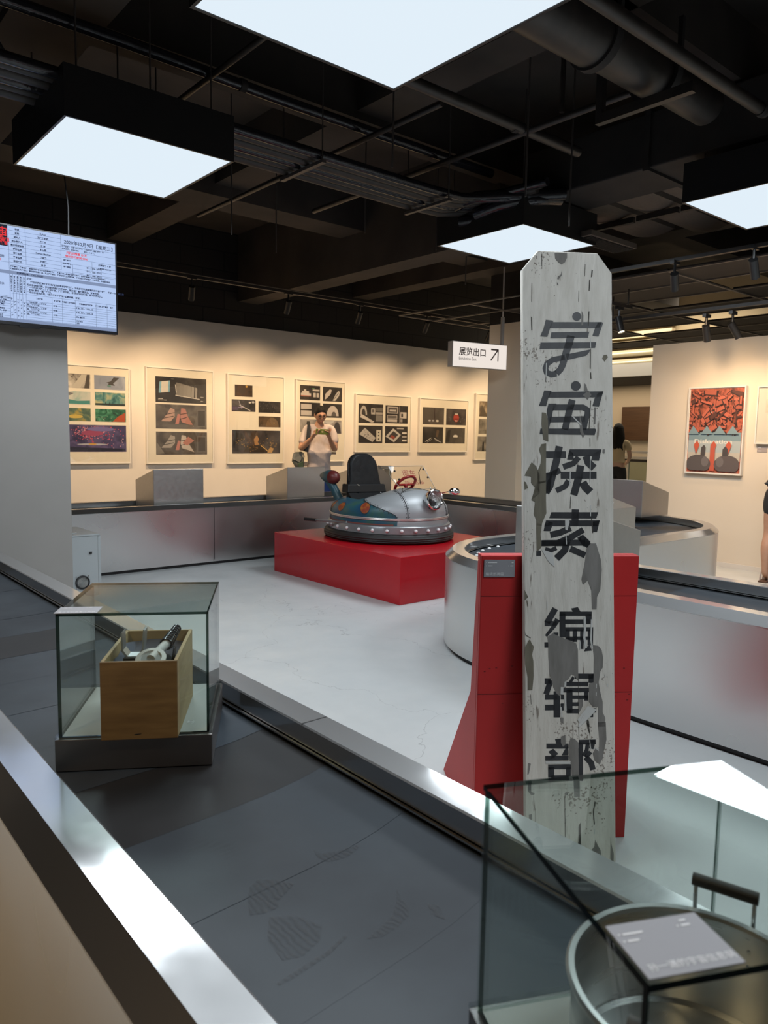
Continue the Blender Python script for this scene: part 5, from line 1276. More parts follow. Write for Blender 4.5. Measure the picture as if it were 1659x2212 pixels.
    obj('grip', gp, m_black, lv, smooth=True)
    # headlight
    hd = Vector((-.10, -1, .08)).normalized(); c = L(-.005, -.615, .385)
    hl = obj('headlight', MB().lathe([(.001, -.12), (.035, -.115), (.062, -.085), (.078, -.04), (.083, -.01), (.088, -.006), (.089, .006), (.083, .012), (.076, .010), (.072, .004)], c, 36, axis=hd), chrome, t, smooth=True)
    obj('lens', MB().lathe([(.072, .004), (.05, .016), (.025, .022), (.001, .024)], c, 30, axis=hd), glass_mat('lens_glass', (.95, .96, .96)), hl, smooth=True)
    obj('reflector', MB().lathe([(.072, .002), (.062, -.025), (.04, -.05), (.015, -.06), (.001, -.062)], c, 30, axis=hd), M('reflector', (.8, .8, .78), .12, 1.0, bump=.6, bscale=70), hl, smooth=True)
    obj('lamp_bulb', MB().sphere(c-hd*.03, .011, n=10, m=8), m_bulb, hl, smooth=True)
    obj('headlight_bracket', MB().prism([L(-.03, -.50, .345), L(-.03, -.585, .30), L(-.03, -.60, .36), L(-.03, -.53, .40)], Vector((.06, 0, 0))), m_black, t, bevel=.004)
    # mirror
    mr = obj('mirror_stalk', MB().tube([L(.05, -.52, .42), L(.12, -.58, .435), L(.185, -.635, .455)], .004, 8), chrome, t, smooth=True)
    obj('mirror_shell', MB().sphere(L(.20, -.645, .450), .052, .034, .032, 16, 10, rot=Matrix.Rotation(radians(-35), 3, 'Z')), chrome, mr, smooth=True)
    # steering wheel
    wc = L(.03, -.19, .485); wn = Vector((0, .75, .66)).normalized(); u = Vector((1, 0, 0)); w = wn.cross(u)
    redm = M('wheel_red', (.42, .012, .018), .35)
    sw = obj('steering_wheel', MB().tube([wc+u*.105*cos(2*pi*i/32)+w*.105*sin(2*pi*i/32) for i in range(32)], .013, 10, closed=True), redm, t, smooth=True)
    obj('column', MB().tube([wc, L(.02, -.30, .33)], .016, 10).tube([wc-u*.1, wc+u*.1], .010, 8), redm, sw, smooth=True)
    # windscreen: clear bent plastic sheet
    pl = [(-.150, .19), (-.190, .155), (-.212, .105), (-.212, .055), (-.195, .015), (-.165, .0), (-.08, -.006), (.02, -.008), (.12, -.006), (.21, .0)]
    vs = []; fs = []; m = 8
    for i, (x, y) in enumerate(pl):
        hi = .655 - (.03 if i < 1 else 0); lo = .455 if i > 4 else .455 + .035*(5-i)
        for j in range(m+1):
            v = j/m
            z = lo + (hi-lo)*v
            y2 = -.375 + y + (.150*v if i > 4 else .150*v)
            vs.append(L(x + .02*(i == 9)*(1-v), y2, z))
    for i in range(len(pl)-1):
        for j in range(m):
            a = i*(m+1)+j; fs.append((a, a+m+1, a+m+2, a+1))
    ws = obj('windscreen', MB().add(vs, fs), glass_mat('clear_plastic', (.93, .92, .88)), t, smooth=True)
    ed = [vs[i*(m+1)+m] for i in range(len(pl))] + [vs[9*(m+1)+j] for j in range(m, -1, -1)] + [vs[i*(m+1)] for i in range(8, -1, -1)] + [vs[j] for j in range(1, m)]
    obj('sheet_edge', MB().tube(ed, .0028, 6, closed=True), M('plastic_edge', (.35, .33, .28), .2), ws, smooth=True)
    kb = MB()
    for x, v in ((-.155, .45), (-.165, .8), (.185, .85), (.195, .5)): kb.sphere(L(x, -.385+.150*v, .455+.2*v), .010, n=10, m=6)
    obj('bolt_knob', kb, m_black, ws, smooth=True)
    br = MB()
    for x in (-.15, .19): br.tube([L(x, -.36, .44), L(x, -.35, .475)], .005, 8)
    br.tube([L(.06, -.36, .50), L(.09, -.30, .60), L(.17, -.245, .645)], .0035, 6)
    obj('wire_stay', br, chrome, ws, smooth=True)
    tx = MB(); yd = Vector((0, .150, .2)).normalized()
    text_mesh(tx, '挪车', .085, L(-.09, -.384+.150*.55, .455+.2*.55), (1, 0, 0), yd, sx=.95)
    text_mesh(tx, '0951215786', .058, L(-.105, -.384+.150*.22, .455+.2*.22), (1, 0, 0), yd, sx=.78)
    obj('red_writing', tx, M('marker_red', (.25, .03, .02), .6), ws, fix=False)
m_bulb = M('bulb_white', (.75, .72, .72), .25)
bumper_car()
# ================================================================ framed prints
m_mat = M('mat_board', (.78, .74, .66), .7)
m_alu = M('frame_white', (.70, .68, .65), .4)
DK = [(.020, .018, .018), (.035, .031, .030), (.06, .055, .052)]
PALE = (.62, .58, .56)
def frame(label, x0, x1, z0, z1, photos, seed, wall='b', group='framed prints on the back wall', pane=True, D=.048, matc=None):
    """photos: (x0, x1, z0, z1, colours, scale, shapes)"""
    if wall == 'b':
        Y = 8.9
        def P(x, z, o): return Vector((x, Y-o, z))
    else:
        def P(x, z, o): return Vector((7.65-o, x, z))
    t = thing('framed_print', label, 'framed print', P((x0+x1)/2, z0, 0), group)
    def slab(mb, a, b, c, d, o0, o1, mi=0):
        n = P(0, 0, o1)-P(0, 0, o0)
        return mb.prism([P(a, c, o0), P(b, c, o0), P(b, d, o0), P(a, d, o0)], n, mi)
    f = MB(); w = .012
    slab(f, x0, x1, z0, z0+w, 0, D); slab(f, x0, x1, z1-w, z1, 0, D); slab(f, x0, x0+w, z0+w, z1-w, 0, D); slab(f, x1-w, x1, z0+w, z1-w, 0, D)
    obj('frame', f, m_alu, t)
    obj('mat_board', slab(MB(), x0+w, x1-w, z0+w, z1-w, .004, D-.012), matc or m_mat, t)
    rn = random.Random(seed)
    for i, ph in enumerate(photos):
        a, b, c, d, cols, sc = ph[:6]
        shapes = ph[6] if len(ph) > 6 else []
        mats = [photo_mat('print_%d_%d' % (seed, i), cols, sc, 1.2, seed*3.1+i)]
        mb = slab(MB(), a, b, c, d, D-.012, D-.0110)
        W, H = b-a, d-c
        for k, sh in enumerate(shapes):
            kind, u, v, r, s, col = sh
            mats.append(M('print_ink', col, .5))
            mi = len(mats)-1; o = D-.0110+.00006*(k+1)
            def Q(uu, vv): return P(a+min(max(uu, .01), .99)*W, c+min(max(vv, .02), .98)*H, o)
            if kind == 'e':      # ellipse
                mb.poly([Q(u+r*cos(2*pi*j/20), v+s*sin(2*pi*j/20)) for j in range(20)], mi)
            elif kind == 'r':    # rectangle
                mb.poly([Q(u, v), Q(u+r, v), Q(u+r, v+s), Q(u, v+s)], mi)
            elif kind == 'd':    # half dome
                mb.poly([Q(u-r, v), Q(u+r, v)] + [Q(u+r*cos(pi*j/14), v+s*sin(pi*j/14)) for j in range(1, 14)], mi)
            elif kind == 'l':    # line from (u, v) to (r, s)
                p, q = P(a+u*W, c+v*H, o), P(a+r*W, c+s*H, o); dd = (q-p).normalized(); nn = P(0, 0, 1)-P(0, 0, 0); kx = dd.cross(nn)*.004
                mb.poly([p+kx, q+kx, q-kx, p-kx], mi)
            elif kind == 's':    # spray of specks
                for j in range(int(s)):
                    uu, vv = u+rn.gauss(0, r), v+rn.gauss(0, r*1.1)
                    if not (.03 < uu < .97 and .04 < vv < .96): continue
                    e1, e2 = rn.uniform(.004, .013), rn.uniform(.010, .030)
                    mb.poly([Q(uu-e1, vv-e2*.4), Q(uu+e1, vv-e2), Q(uu+e1*.6, vv+e2), Q(uu-e1, vv+e2*.6)], mi)
            elif kind == 'w':    # four cornered wing: list of points
                mb.poly([Q(*p) for p in u], mi)
        obj('print', mb, mats, t, fix=False)
    if pane:
        obj('glazing', slab(MB(), x0+w, x1-w, z0+w, z1-w, D-.0065, D-.0045), m_thin, t)
    return t
gold = (.55, .32, .07); pink = (.42, .20, .18); wht = (.66, .64, .62); blk = (.012, .011, .012)
def wing(*p): return ('w', p, 0, 0, 0)
FZ = dict(group='framed prints on the back wall')
frame('framed print of eight colourful skies, half hidden by the grey left wall', 2.61, 3.505, .905, 2.034, [
    (2.66, 3.048, 1.768, 1.93, [(.10, .09, .08), (.42, .40, .37), (.62, .60, .57)], 9, [('w', [(.45, 0), (.75, .98), (.98, .98), (.7, 0)], 0, 0, 0, (.5, .48, .44)), ('w', [(.82, .02), (.9, .98), (.98, .98), (.97, .02)], 0, 0, 0, (.07, .06, .05))]),
    (3.093, 3.457, 1.768, 1.93, [(.20, .24, .33), (.27, .31, .42), (.36, .40, .50)], 5, [('w', [(.38, .50), (.52, .60), (.62, .90), (.80, .88), (.72, .70), (.60, .45), (.66, .30), (.50, .34), (.42, .30), (.46, .44)], 0, 0, 0, (.05, .048, .05)), ('e', .47, .26, .06, .08, (.10, .22, .22))]),
    (2.66, 3.047, 1.583, 1.732, [(.30, .46, .46), (.52, .56, .54), (.62, .62, .60)], 5, [('w', [(.0, .05), (.0, .30), (.3, .42), (.6, .28), (.98, .34), (.98, .05)], 0, 0, 0, (.06, .25, .25)), ('w', [(.28, .6), (.36, .9), (.52, .86), (.44, .72)], 0, 0, 0, (.16, .17, .19))]),
    (3.097, 3.453, 1.583, 1.735, [(.015, .09, .11), (.10, .26, .26), (.50, .48, .28)], 12, [('r', 0, .02, 1, .14, (.02, .03, .03)), ('w', [(.33, .1), (.35, .4), (.37, .1)], 0, 0, 0, blk), ('w', [(.46, .1), (.48, .38), (.50, .1)], 0, 0, 0, blk)]),
    (2.66, 3.044, 1.395, 1.544, [(.03, .06, .06), (.10, .17, .12), (.48, .36, .06)], 6, [('e', .55, .35, .22, .14, (.55, .42, .10))]),
    (3.098, 3.457, 1.395, 1.543, [(.010, .03, .02), (.02, .14, .08), (.12, .36, .24)], 14, [('s', .2, .3, .12, 16, (.6, .6, .5)), ('w', [(.55, .02), (.75, .45), (.98, .75), (.98, .02)], 0, 0, 0, (.40, .07, .02)), ('s', .7, .2, .10, 10, (.02, .05, .03))]),
    (2.66, 3.457, 1.043, 1.354, [(.025, .02, .07), (.06, .05, .14), (.13, .10, .24)], 6, [('s', .52, .68, .16, 130, (.50, .08, .16)), ('s', .45, .75, .12, 80, (.62, .26, .36)), ('e', .5, .70, .16, .10, (.30, .06, .14)), ('w', [(0, .02), (.0, .2), (.98, .12), (.98, .02)], 0, 0, 0, (.02, .02, .05)), ('e', .5, .28, .22, .035, (.40, .42, .52)), ('e', .5, .29, .06, .03, gold), ('s', .85, .35, .1, 14, (.5, .3, .4)), ('e', .62, .85, .2, .08, (.16, .14, .36))])], 11)
birds = lambda f: [('w', [(.10, .30), (.22, .62), (.28, .86), (.36, .80), (.36, .50), (.28, .30)], 0, 0, 0, (.44, .30, .27) if f else (.34, .32, .31)), ('w', [(.47, .48), (.49, .86), (.57, .84), (.62, .52), (.74, .10), (.62, .20), (.50, .28)], 0, 0, 0, pink if f else (.48, .44, .43)),
    ('w', [(.37, .20), (.42, .62), (.47, .60), (.44, .20)], 0, 0, 0, (.46, .20, .18)), ('l', .14, .42, .34, .52, blk), ('l', .18, .58, .36, .66, blk), ('l', .46, .40, .60, .48, blk), ('l', .47, .6, .62, .66, blk), ('r', .80, .10, .18, .72, (.14, .13, .13)), ('r', .815, .14, .15, .64, (.045, .04, .04))]
frame('framed print with floating white panels above two pairs of pigeons', 3.707, 4.600, .896, 2.074, [
    (3.828, 4.506, 1.650, 1.963, DK, 4, [('w', [(.06, .36), (.08, .80), (.28, .86), (.27, .42)], 0, 0, 0, (.60, .58, .56)), ('w', [(.06, .36), (.08, .80), (.115, .81), (.10, .37)], 0, 0, 0, (.20, .40, .55)), ('w', [(.24, .41), (.25, .855), (.28, .86), (.27, .42)], 0, 0, 0, (.20, .40, .55))] +
        [('w', [(.39+.075*k, .30-.012*k), (.40+.075*k, .80-.03*k), (.515+.06*k, .76-.03*k), (.505+.06*k, .22)], 0, 0, 0, (.20+.02*k, .19+.02*k, .18+.02*k)) for k in range(6)] + [('l', .38, .72, .40, .40, wht), ('l', .38, .3, .86, .18, wht), ('r', .05, .08, .16, .02, wht), ('r', .05, .13, .09, .02, wht), ('r', .3, .92, .05, .015, wht), ('r', .88, .26, .06, .015, wht), ('r', .88, .1, .05, .015, wht)]),
    (3.828, 4.508, 1.329, 1.629, [(.05, .045, .045), (.10, .09, .088), (.16, .145, .14)], 5, birds(True)+[('r', .22, .02, .5, .16, (.13, .12, .12))]),
    (3.828, 4.511, 1.008, 1.291, [(.045, .04, .038), (.09, .08, .075), (.14, .125, .12)], 5, birds(False)+[('w', [(.50, .5), (.62, .80), (.74, .62), (.60, .40)], 0, 0, 0, pink), ('w', [(.0, .02), (.0, .55), (.16, .05)], 0, 0, 0, (.20, .19, .18))])], 12)
frame('framed print with a man blowing golden sparks across its lowest picture', 4.802, 5.673, .884, 2.061, [
    (4.914, 5.178, 1.770, 1.922, [(.015, .011, .010), (.05, .03, .02), (.12, .06, .02)], 8, [('e', .66, .88, .06, .10, gold), ('e', .42, .5, .2, .3, (.05, .033, .024))]),
    (4.867, 5.223, 1.574, 1.729, [(.015, .014, .016), (.03, .028, .03), (.07, .06, .08)], 7, [('l', .32, .55, .78, .1, wht), ('l', .30, .9, .42, .25, (.4, .4, .5)), ('l', .05, .3, .5, .36, (.3, .25, .5)), ('e', .76, .78, .05, .07, wht), ('e', .9, .82, .06, .09, (.5, .5, .52)), ('r', .03, .1, .25, .3, (.09, .07, .13))]),
    (5.271, 5.617, 1.568, 1.721, [(.012, .011, .011), (.022, .020, .020), (.05, .045, .045)], 9, [('s', .5, .5, .25, 30, (.30, .26, .26))]),
    (5.272, 5.618, 1.375, 1.520, [(.02, .016, .012), (.05, .035, .022), (.10, .07, .04)], 5, [('d', .62, .0, .3, .9, (.15, .10, .055)), ('e', .7, .42, .03, .03, gold)]),
    (4.874, 5.614, 1.018, 1.329, [(.02, .019, .022), (.045, .042, .048), (.09, .085, .09)], 4, [('w', [(.0, .3), (.06, .9), (.20, .85), (.24, .6), (.02, .35)], 0, 0, 0, (.01, .009, .010)), ('w', [(.36, .72), (.40, .95), (.50, .97), (.56, .85), (.52, .60), (.53, .40), (.44, .34), (.40, .55)], 0, 0, 0, (.05, .035, .026)), ('w', [(.44, .62), (.50, .80), (.55, .62), (.52, .50), (.55, .40), (.46, .34)], 0, 0, 0, (.36, .20, .09)), ('s', .2, .45, .10, 22, (.34, .21, .07)), ('s', .72, .42, .11, 26, (.34, .21, .07)), ('w', [(.22, .06), (.3, .36), (.62, .36), (.70, .05)], 0, 0, 0, (.03, .022, .016)), ('s', .45, .22, .09, 16, (.30, .17, .05)), ('l', .58, .36, .74, .10, (.7, .45, .15)), ('w', [(.72, .04), (.78, .28), (.86, .22), (.82, .03)], 0, 0, 0, (.45, .28, .12))])], 13)
grey_s = lambda *s: [(k, u, v, a, b, (.50, .47, .46)) for k, u, v, a, b in s]
frame('framed print of grey models, partly hidden behind the man photographing', 5.868, 6.728, .899, 2.052, [
    (5.938, 6.280, 1.772, 1.975, DK, 4, grey_s(('r', .04, .30, .50, .16), ('r', .10, .46, .34, .14), ('r', .18, .58, .12, .14), ('r', .62, .62, .34, .12), ('r', .66, .2, .12, .3), ('r', .82, .2, .12, .3))+[('r', .04, .24, .5, .06, (.35, .10, .08)), ('r', .6, .78, .12, .05, (.12, .30, .14))]),
    (6.329, 6.669, 1.766, 1.971, DK, 4, [('w', [(.10, .1), (.12, .5), (.36, .84), (.46, .8), (.40, .5), (.20, .2)], 0, 0, 0, (.52, .48, .47)), ('w', [(.52, .06), (.66, .5), (.80, .75), (.90, .7), (.84, .4), (.64, .05)], 0, 0, 0, (.48, .46, .45)), ('l', .6, .2, .82, .62, blk)]),
    (5.940, 6.283, 1.540, 1.737, DK, 4, grey_s(('r', .04, .52, .52, .36), ('r', .04, .06, .52, .36))),
    (6.332, 6.667, 1.534, 1.733, DK, 4, [('d', .52, .12, .32, .74, (.50, .46, .46)), ('d', .58, .10, .13, .34, (.10, .09, .09)), ('s', .5, .55, .12, 14, (.36, .33, .33))]),
    (5.942, 6.291, 1.319, 1.499, [(.2, .19, .19), (.32, .30, .30), (.45, .42, .42)], 5, []),
    (6.355, 6.668, 1.304, 1.497, [(.14, .13, .13), (.30, .28, .29), (.46, .44, .45)], 6, [('d', .74, .02, .22, .85, (.055, .05, .06)), ('d', .3, .02, .22, .6, (.10, .08, .08)), ('w', [(.0, .9), (.3, .6), (.6, .95)], 0, 0, 0, (.5, .5, .52))]),
    (6.14, 6.575, 1.0, 1.28, [(.34, .33, .32), (.42, .41, .40), (.50, .49, .47)], 3, [('r', 0, .02, 1, .10, (.08, .07, .07)), ('s', .7, .1, .1, 20, (.05, .05, .05))])], 14)
room = lambda: grey_s(('r', .05, .3, .10, .5), ('l', .1, .85, .5, .12), ('l', .15, .6, .55, .05), ('r', .54, .5, .14, .34))
frame('low wide framed print of four grey technical drawings, behind the car seat', 6.924, 8.038, 1.035, 1.903, [
    (6.984, 7.463, 1.472, 1.761, DK, 3, [('d', .2, .42, .14, .48, (.40, .38, .37)), ('d', .2, .42, .08, .32, (.05, .045, .045)), ('w', [(.06, .30), (.12, .46), (.64, .08), (.54, .02)], 0, 0, 0, (.50, .47, .46)), ('r', .50, .46, .17, .32, (.42, .40, .39)), ('r', .54, .56, .09, .16, (.12, .11, .11)), ('r', .70, .10, .28, .32, (.20, .19, .185)), ('r', .70, .46, .28, .12, (.36, .34, .33)), ('r', .70, .62, .28, .2, (.16, .15, .145))]),
    (7.510, 7.972, 1.479, 1.755, DK, 3, grey_s(('r', .08, .55, .48, .38), ('r', .08, .08, .44, .14), ('r', .08, .26, .44, .20), ('r', .66, .30, .28, .34))+[('r', .12, .60, .4, .28, (.10, .09, .09)), ('r', .18, .66, .28, .1, (.45, .43, .42)), ('r', .10, .28, .4, .15, (.13, .12, .12)), ('r', .70, .36, .08, .2, blk), ('r', .66, .08, .1, .16, (.3, .28, .28)), ('l', .62, .02, .62, .98, (.3, .28, .28))]),
    (6.985, 7.456, 1.172, 1.434, DK, 3, [('w', [(.04, .50), (.26, .88), (.72, .30), (.58, .06)], 0, 0, 0, (.46, .44, .43)), ('s', .36, .48, .10, 34, blk), ('r', .74, .10, .20, .66, (.60, .57, .50)), ('e', .84, .24, .03, .04, blk), ('e', .84, .44, .03, .04, blk), ('e', .84, .62, .03, .04, blk)]),
    (7.508, 7.974, 1.171, 1.434, DK, 3, [('w', [(.02, .40), (.36, .88), (.70, .50), (.40, .06)], 0, 0, 0, (.50, .48, .47)), ('w', [(.14, .40), (.37, .72), (.58, .50), (.38, .22)], 0, 0, 0, (.05, .045, .045)), ('w', [(.22, .34), (.30, .5), (.46, .36), (.36, .24)], 0, 0, 0, (.28, .06, .04)), ('r', .76, .56, .2, .1, wht), ('r', .76, .34, .2, .1, (.4, .38, .37)), ('r', .76, .12, .2, .1, wht), ('r', .52, .84, .3, .08, (.4, .38, .37))])], 15)
glow = lambda *s: [('e', u, v, a, b, c) for u, v, a, b, c in s]
frame('low wide framed print of four dark pictures with points of light, left of the column', 8.220, 9.344, 1.034, 1.900, [
    (8.295, 8.775, 1.481, 1.755, [(.06, .052, .048), (.09, .08, .075), (.12, .105, .10)], 3, glow((.32, .22, .06, .05, (.5, .5, .55)), (.48, .22, .05, .05, (.4, .4, .44)), (.68, .22, .07, .06, wht))+[('w', [(.52, .3), (.53, .98), (.56, .98), (.57, .3)], 0, 0, 0, (.05, .035, .035))]),
    (8.826, 9.295, 1.481, 1.750, [(.03, .025, .024), (.06, .05, .05), (.10, .085, .08)], 4, [('e', .50, .45, .14, .26, (.36, .05, .035)), ('r', .40, .30, .2, .12, (.22, .03, .025)), ('s', .2, .4, .08, 16, (.2, .2, .22)), ('s', .8, .4, .08, 16, (.2, .2, .22)), ('r', .42, .66, .16, .05, wht), ('r', .44, .24, .12, .05, wht)]),
    (8.301, 8.763, 1.176, 1.439, [(.02, .019, .019), (.045, .042, .040), (.08, .072, .068)], 3, [('l', .14, .1, .42, .34, wht), ('l', .22, .06, .46, .26, (.4, .4, .42)), ('l', .56, .32, .88, .08, wht), ('l', .60, .22, .92, .06, (.4, .4, .42)), ('w', [(.62, .4), (.68, .85), (.80, .8), (.74, .4)], 0, 0, 0, (.12, .085, .06))]),
    (8.820, 9.280, 1.176, 1.437, [(.05, .045, .043), (.075, .068, .064), (.10, .09, .085)], 3, [('r', .40, .40, .22, .12, wht), ('r', .44, .5, .14, .05, wht), ('w', [(.0, .1), (.1, .8), (.26, .9), (.2, .1)], 0, 0, 0, (.03, .027, .026))])], 16)
frame('framed print of three sand coloured pictures, cut off by the column', 9.524, 10.433, .897, 2.032, [
    (9.62, 10.32, 1.642, 1.905, [(.06, .05, .04), (.22, .17, .12), (.40, .33, .24)], 6, [('w', [(.02, .02), (.08, .8), (.2, .4), (.3, .02)], 0, 0, 0, (.10, .08, .06))]),
    (9.615, 10.32, 1.346, 1.604, [(.12, .11, .10), (.26, .24, .21), (.42, .39, .34)], 5, []),
    (9.602, 10.32, 1.045, 1.302, [(.08, .075, .07), (.20, .185, .17), (.34, .32, .29)], 5, [('w', [(.16, .02), (.17, .6), (.22, .62), (.23, .02)], 0, 0, 0, blk)])], 17)
# right wall: red poster and a pale print
rp = random.Random(9)
shapes = [('r', .0, .36, 1.0, .12, (.20, .29, .33)), ('r', 0, .14, 1, .24, (.40, .45, .46)), ('r', .0, .14, 1, .10, (.50, .46, .40))]
for k in range(110):
    u, v = rp.uniform(.02, .98), rp.uniform(.50, .98)
    a, l, w = rp.uniform(0, pi), rp.uniform(.03, .11), rp.uniform(.012, .04)
    c, s = cos(a), sin(a)
    q = [(u+c*l-s*w*.7, v+(s*l+c*w)*.66), (u-c*l-s*w*.7, v+(-s*l+c*w)*.66), (u-c*l+s*w*.7, v+(-s*l-c*w)*.66), (u+c*l*1.1+s*w*.7, v+(s*l-c*w)*.66)]
    g = rp.uniform(.7, 1.1)
    mq = (sum(p[0] for p in q)/4, sum(p[1] for p in q)/4)
    shapes.append(('w', [(mq[0]+(p[0]-mq[0])*1.25+.004, mq[1]+(p[1]-mq[1])*1.25-.006) for p in q], 0, 0, 0, (.045, .022, .018)))
    shapes.append(('w', q, 0, 0, 0, (.50*g, .125*g, .075*g) if k % 7 else (.10, .035, .025)))
for u in (.10, .36, .60, .84):
    shapes.append(('w', [(u-.11, .46), (u, .56), (u+.12, .46)], 0, 0, 0, (.20, .29, .33)))
for u in (.18, .5, .78):
    shapes.append(('w', [(u-.05, .33), (u, .22), (u+.06, .33), (u+.01, .38)], 0, 0, 0, (.52, .10, .055)))
shapes += [('r', .45, .0, .09, .34, (.50, .10, .06)), ('e', .23, .10, .24, .11, (.10, .085, .085)), ('e', .77, .10, .24, .11, (.11, .09, .09)), ('e', .36, .13, .07, .06, (.16, .14, .14)), ('e', .64, .13, .07, .06, (.16, .14, .14)),
           ('w', [(.27, .20), (.28, .30), (.33, .33), (.36, .30), (.35, .20)], 0, 0, 0, (.07, .06, .06)), ('w', [(.68, .20), (.68, .28), (.73, .32), (.78, .28), (.78, .20)], 0, 0, 0, (.07, .06, .06))]
shapes = [((s[0], [(1-p[0], p[1]) for p in s[1]], *s[2:]) if s[0] == 'w' else (s[0], 1-s[1]-(s[3] if s[0] == 'r' else 0), *s[2:])) for s in shapes]
po = frame('framed red and blue-grey film poster of broken shapes on the right hand wall', 3.437, 4.034, .953, 1.851, [(3.455, 4.016, .971, 1.833, [(.09, .03, .02), (.32, .08, .045), (.58, .15, .085)], 16, shapes)], 21, 'r', None, False)
tm = MB()
text_mesh(tm, 'Dislocation', .062, (7.6128-.001, 3.95, 1.271), (0, -1, 0), (0, 0, 1), bold=.0012, sx=1.42)
text_mesh(tm, '错位影展', .026, (7.6128-.001, 3.79, 1.575), (0, -1, 0), (0, 0, 1))
text_mesh(tm, '西安电影制片厂', .014, (7.6128-.001, 3.57, .982), (0, -1, 0), (0, 0, 1))
text_mesh(tm, '1986', .013, (7.6128-.001, 4.0, .995), (0, -1, 0), (0, 0, 1))
obj('poster_lettering', tm, M('poster_white', (.72, .70, .64), .5), po, fix=False)
frame('pale framed print with small figures, cut off at the right edge', 2.40, 3.325, 1.275, 1.838, [(2.95, 3.24, 1.58, 1.71, [(.66, .62, .54), (.70, .66, .58), (.74, .70, .62)], 3, [('w', [(.78, .05), (.76, .7), (.72, .9), (.66, .86), (.68, .4), (.70, .04)], 0, 0, 0, blk), ('w', [(.58, .3), (.50, .8), (.42, .6), (.50, .3)], 0, 0, 0, (.2, .18, .16))])], 22, 'r', None, True, matc=m_mat)
cp = thing('caption_card', 'small brownish caption card under the pale print at the right edge', 'caption card', (7.648, 3.27, 1.2))
obj('card', MB().box(7.645, 7.6495, 3.215, 3.31, 1.195, 1.25), M('taupe_card', (.38, .32, .30), .5), cp)
tm = MB()
for (y, z, w) in ((3.30, 1.236, .03), (3.30, 1.204, .035)): tm.poly([(7.6446, y, z), (7.6446, y-w, z), (7.6446, y-w, z+.006), (7.6446, y, z+.006)])
obj('lettering', tm, m_cardtext, cp, fix=False)
# ================================================================ people
def eval_mesh(me, mods):
    o = bpy.data.objects.new('tmp', me); COL.objects.link(o)
    mods(o)
    dg = bpy.context.evaluated_depsgraph_get(); dg.update()
    r = bpy.data.meshes.new_from_object(o.evaluated_get(dg))
    vs = [v.co.copy() for v in r.vertices]; fs = [tuple(p.vertices) for p in r.polygons]
    bpy.data.objects.remove(o); bpy.data.meshes.remove(r)
    return vs, fs
def skin(nodes, edges, root, sub=2):
    """grow a smooth limb surface over a skeleton of named joints"""
    names = list(nodes); ix = {n: i for i, n in enumerate(names)}
    me = bpy.data.meshes.new('tmp')
    me.from_pydata([nodes[n][0] for n in names], [(ix[a], ix[b]) for a, b in edges], [])
    def mods(o):
        m = o.modifiers.new('skin', 'SKIN'); m.use_smooth_shade = True
        o.modifiers.new('sub', 'SUBSURF').levels = sub
        for i, n in enumerate(names):
            r = nodes[n][1]; r = r if isinstance(r, tuple) else (r, r)
            d = me.skin_vertices[0].data[i]; d.radius = r; d.use_root = (n == root)
    if not me.skin_vertices:
        bm = bmesh.new(); bm.from_mesh(me); bm.verts.layers.skin.verify(); bm.to_mesh(me); bm.free()
    return eval_mesh(me, mods)
def fuse(parts, voxel):
    mb = MB()
    for vs, fs in parts: mb.add(vs, fs)
    me = bpy.data.meshes.new('tmp'); me.from_pydata(mb.v, [], mb.f)
    def mods(o):
        m = o.modifiers.new('r', 'REMESH'); m.mode = 'VOXEL'; m.voxel_size = voxel; m.use_smooth_shade = True
        s = o.modifiers.new('s', 'SMOOTH'); s.factor = .5; s.iterations = 4
    return eval_mesh(me, mods)
def head(c, h=.225):
    """head with brow, nose, lips, chin and ears; face towards +b; c is the middle of the head; local axes a, b, c"""
    vs = []; fs = []; n, m = 36, 26
    for i in range(m+1):
        ph = pi*i/m
        for j in range(n):
            th = 2*pi*j/n
            x, y, z = sin(ph)*cos(th), sin(ph)*sin(th), cos(ph)
            ax, ay, az = .073*x, .094*y, .112*z
            if z < 0:
                k = 1 - .27*(-z)**1.6; ax *= k
                if y < 0: ay *= 1 - .45*(-z)
                else: ay *= 1 - .10*(-z)
            if y > .3:
                g = lambda x0, z0, sx, sz: math.exp(-((x-x0)/sx)**2-((z-z0)/sz)**2)
                ay += .024*g(0, -.20, .14, .16) + .010*g(0, .02, .10, .2) - .012*g(.38, .06, .22, .13) - .012*g(-.38, .06, .22, .13)
                ay += .006*g(0, .26, .7, .10) + .008*g(0, -.50, .3, .07) + .010*g(0, -.80, .35, .14) - .005*g(0, -.62, .4, .06)
            vs.append(Vector((ax, ay, az))*(h/.224))
    for i in range(m):
        for j in range(n): fs.append((i*n+j, (i+1)*n+j, (i+1)*n+(j+1) % n, i*n+(j+1) % n))
    out = [(vs, fs)]
    for s in (-1, 1):
        e = MB().sphere((s*.074, -.008, -.006), .011, .020, .032, 10, 8); out.append(([Vector(v) for v in e.v], e.f))
    return out
class Frame:
    def __init__(s, base, f):
        s.b = Vector(base); s.f = Vector((f[0], f[1], 0)).normalized(); s.l = Vector((-s.f.y, s.f.x, 0)); s.u = Vector((0, 0, 1))
    def __call__(s, a, b, c): return s.b + s.l*a + s.f*b + s.u*c
    def place(s, vs): return [s(*v) for v in vs]
def tilt(vs, c, pitch, yaw=0.0):
    R = Matrix.Rotation(yaw, 3, 'Z') @ Matrix.Rotation(pitch, 3, 'X'); c = Vector(c)
    return [c + R @ Vector(v) for v in vs]
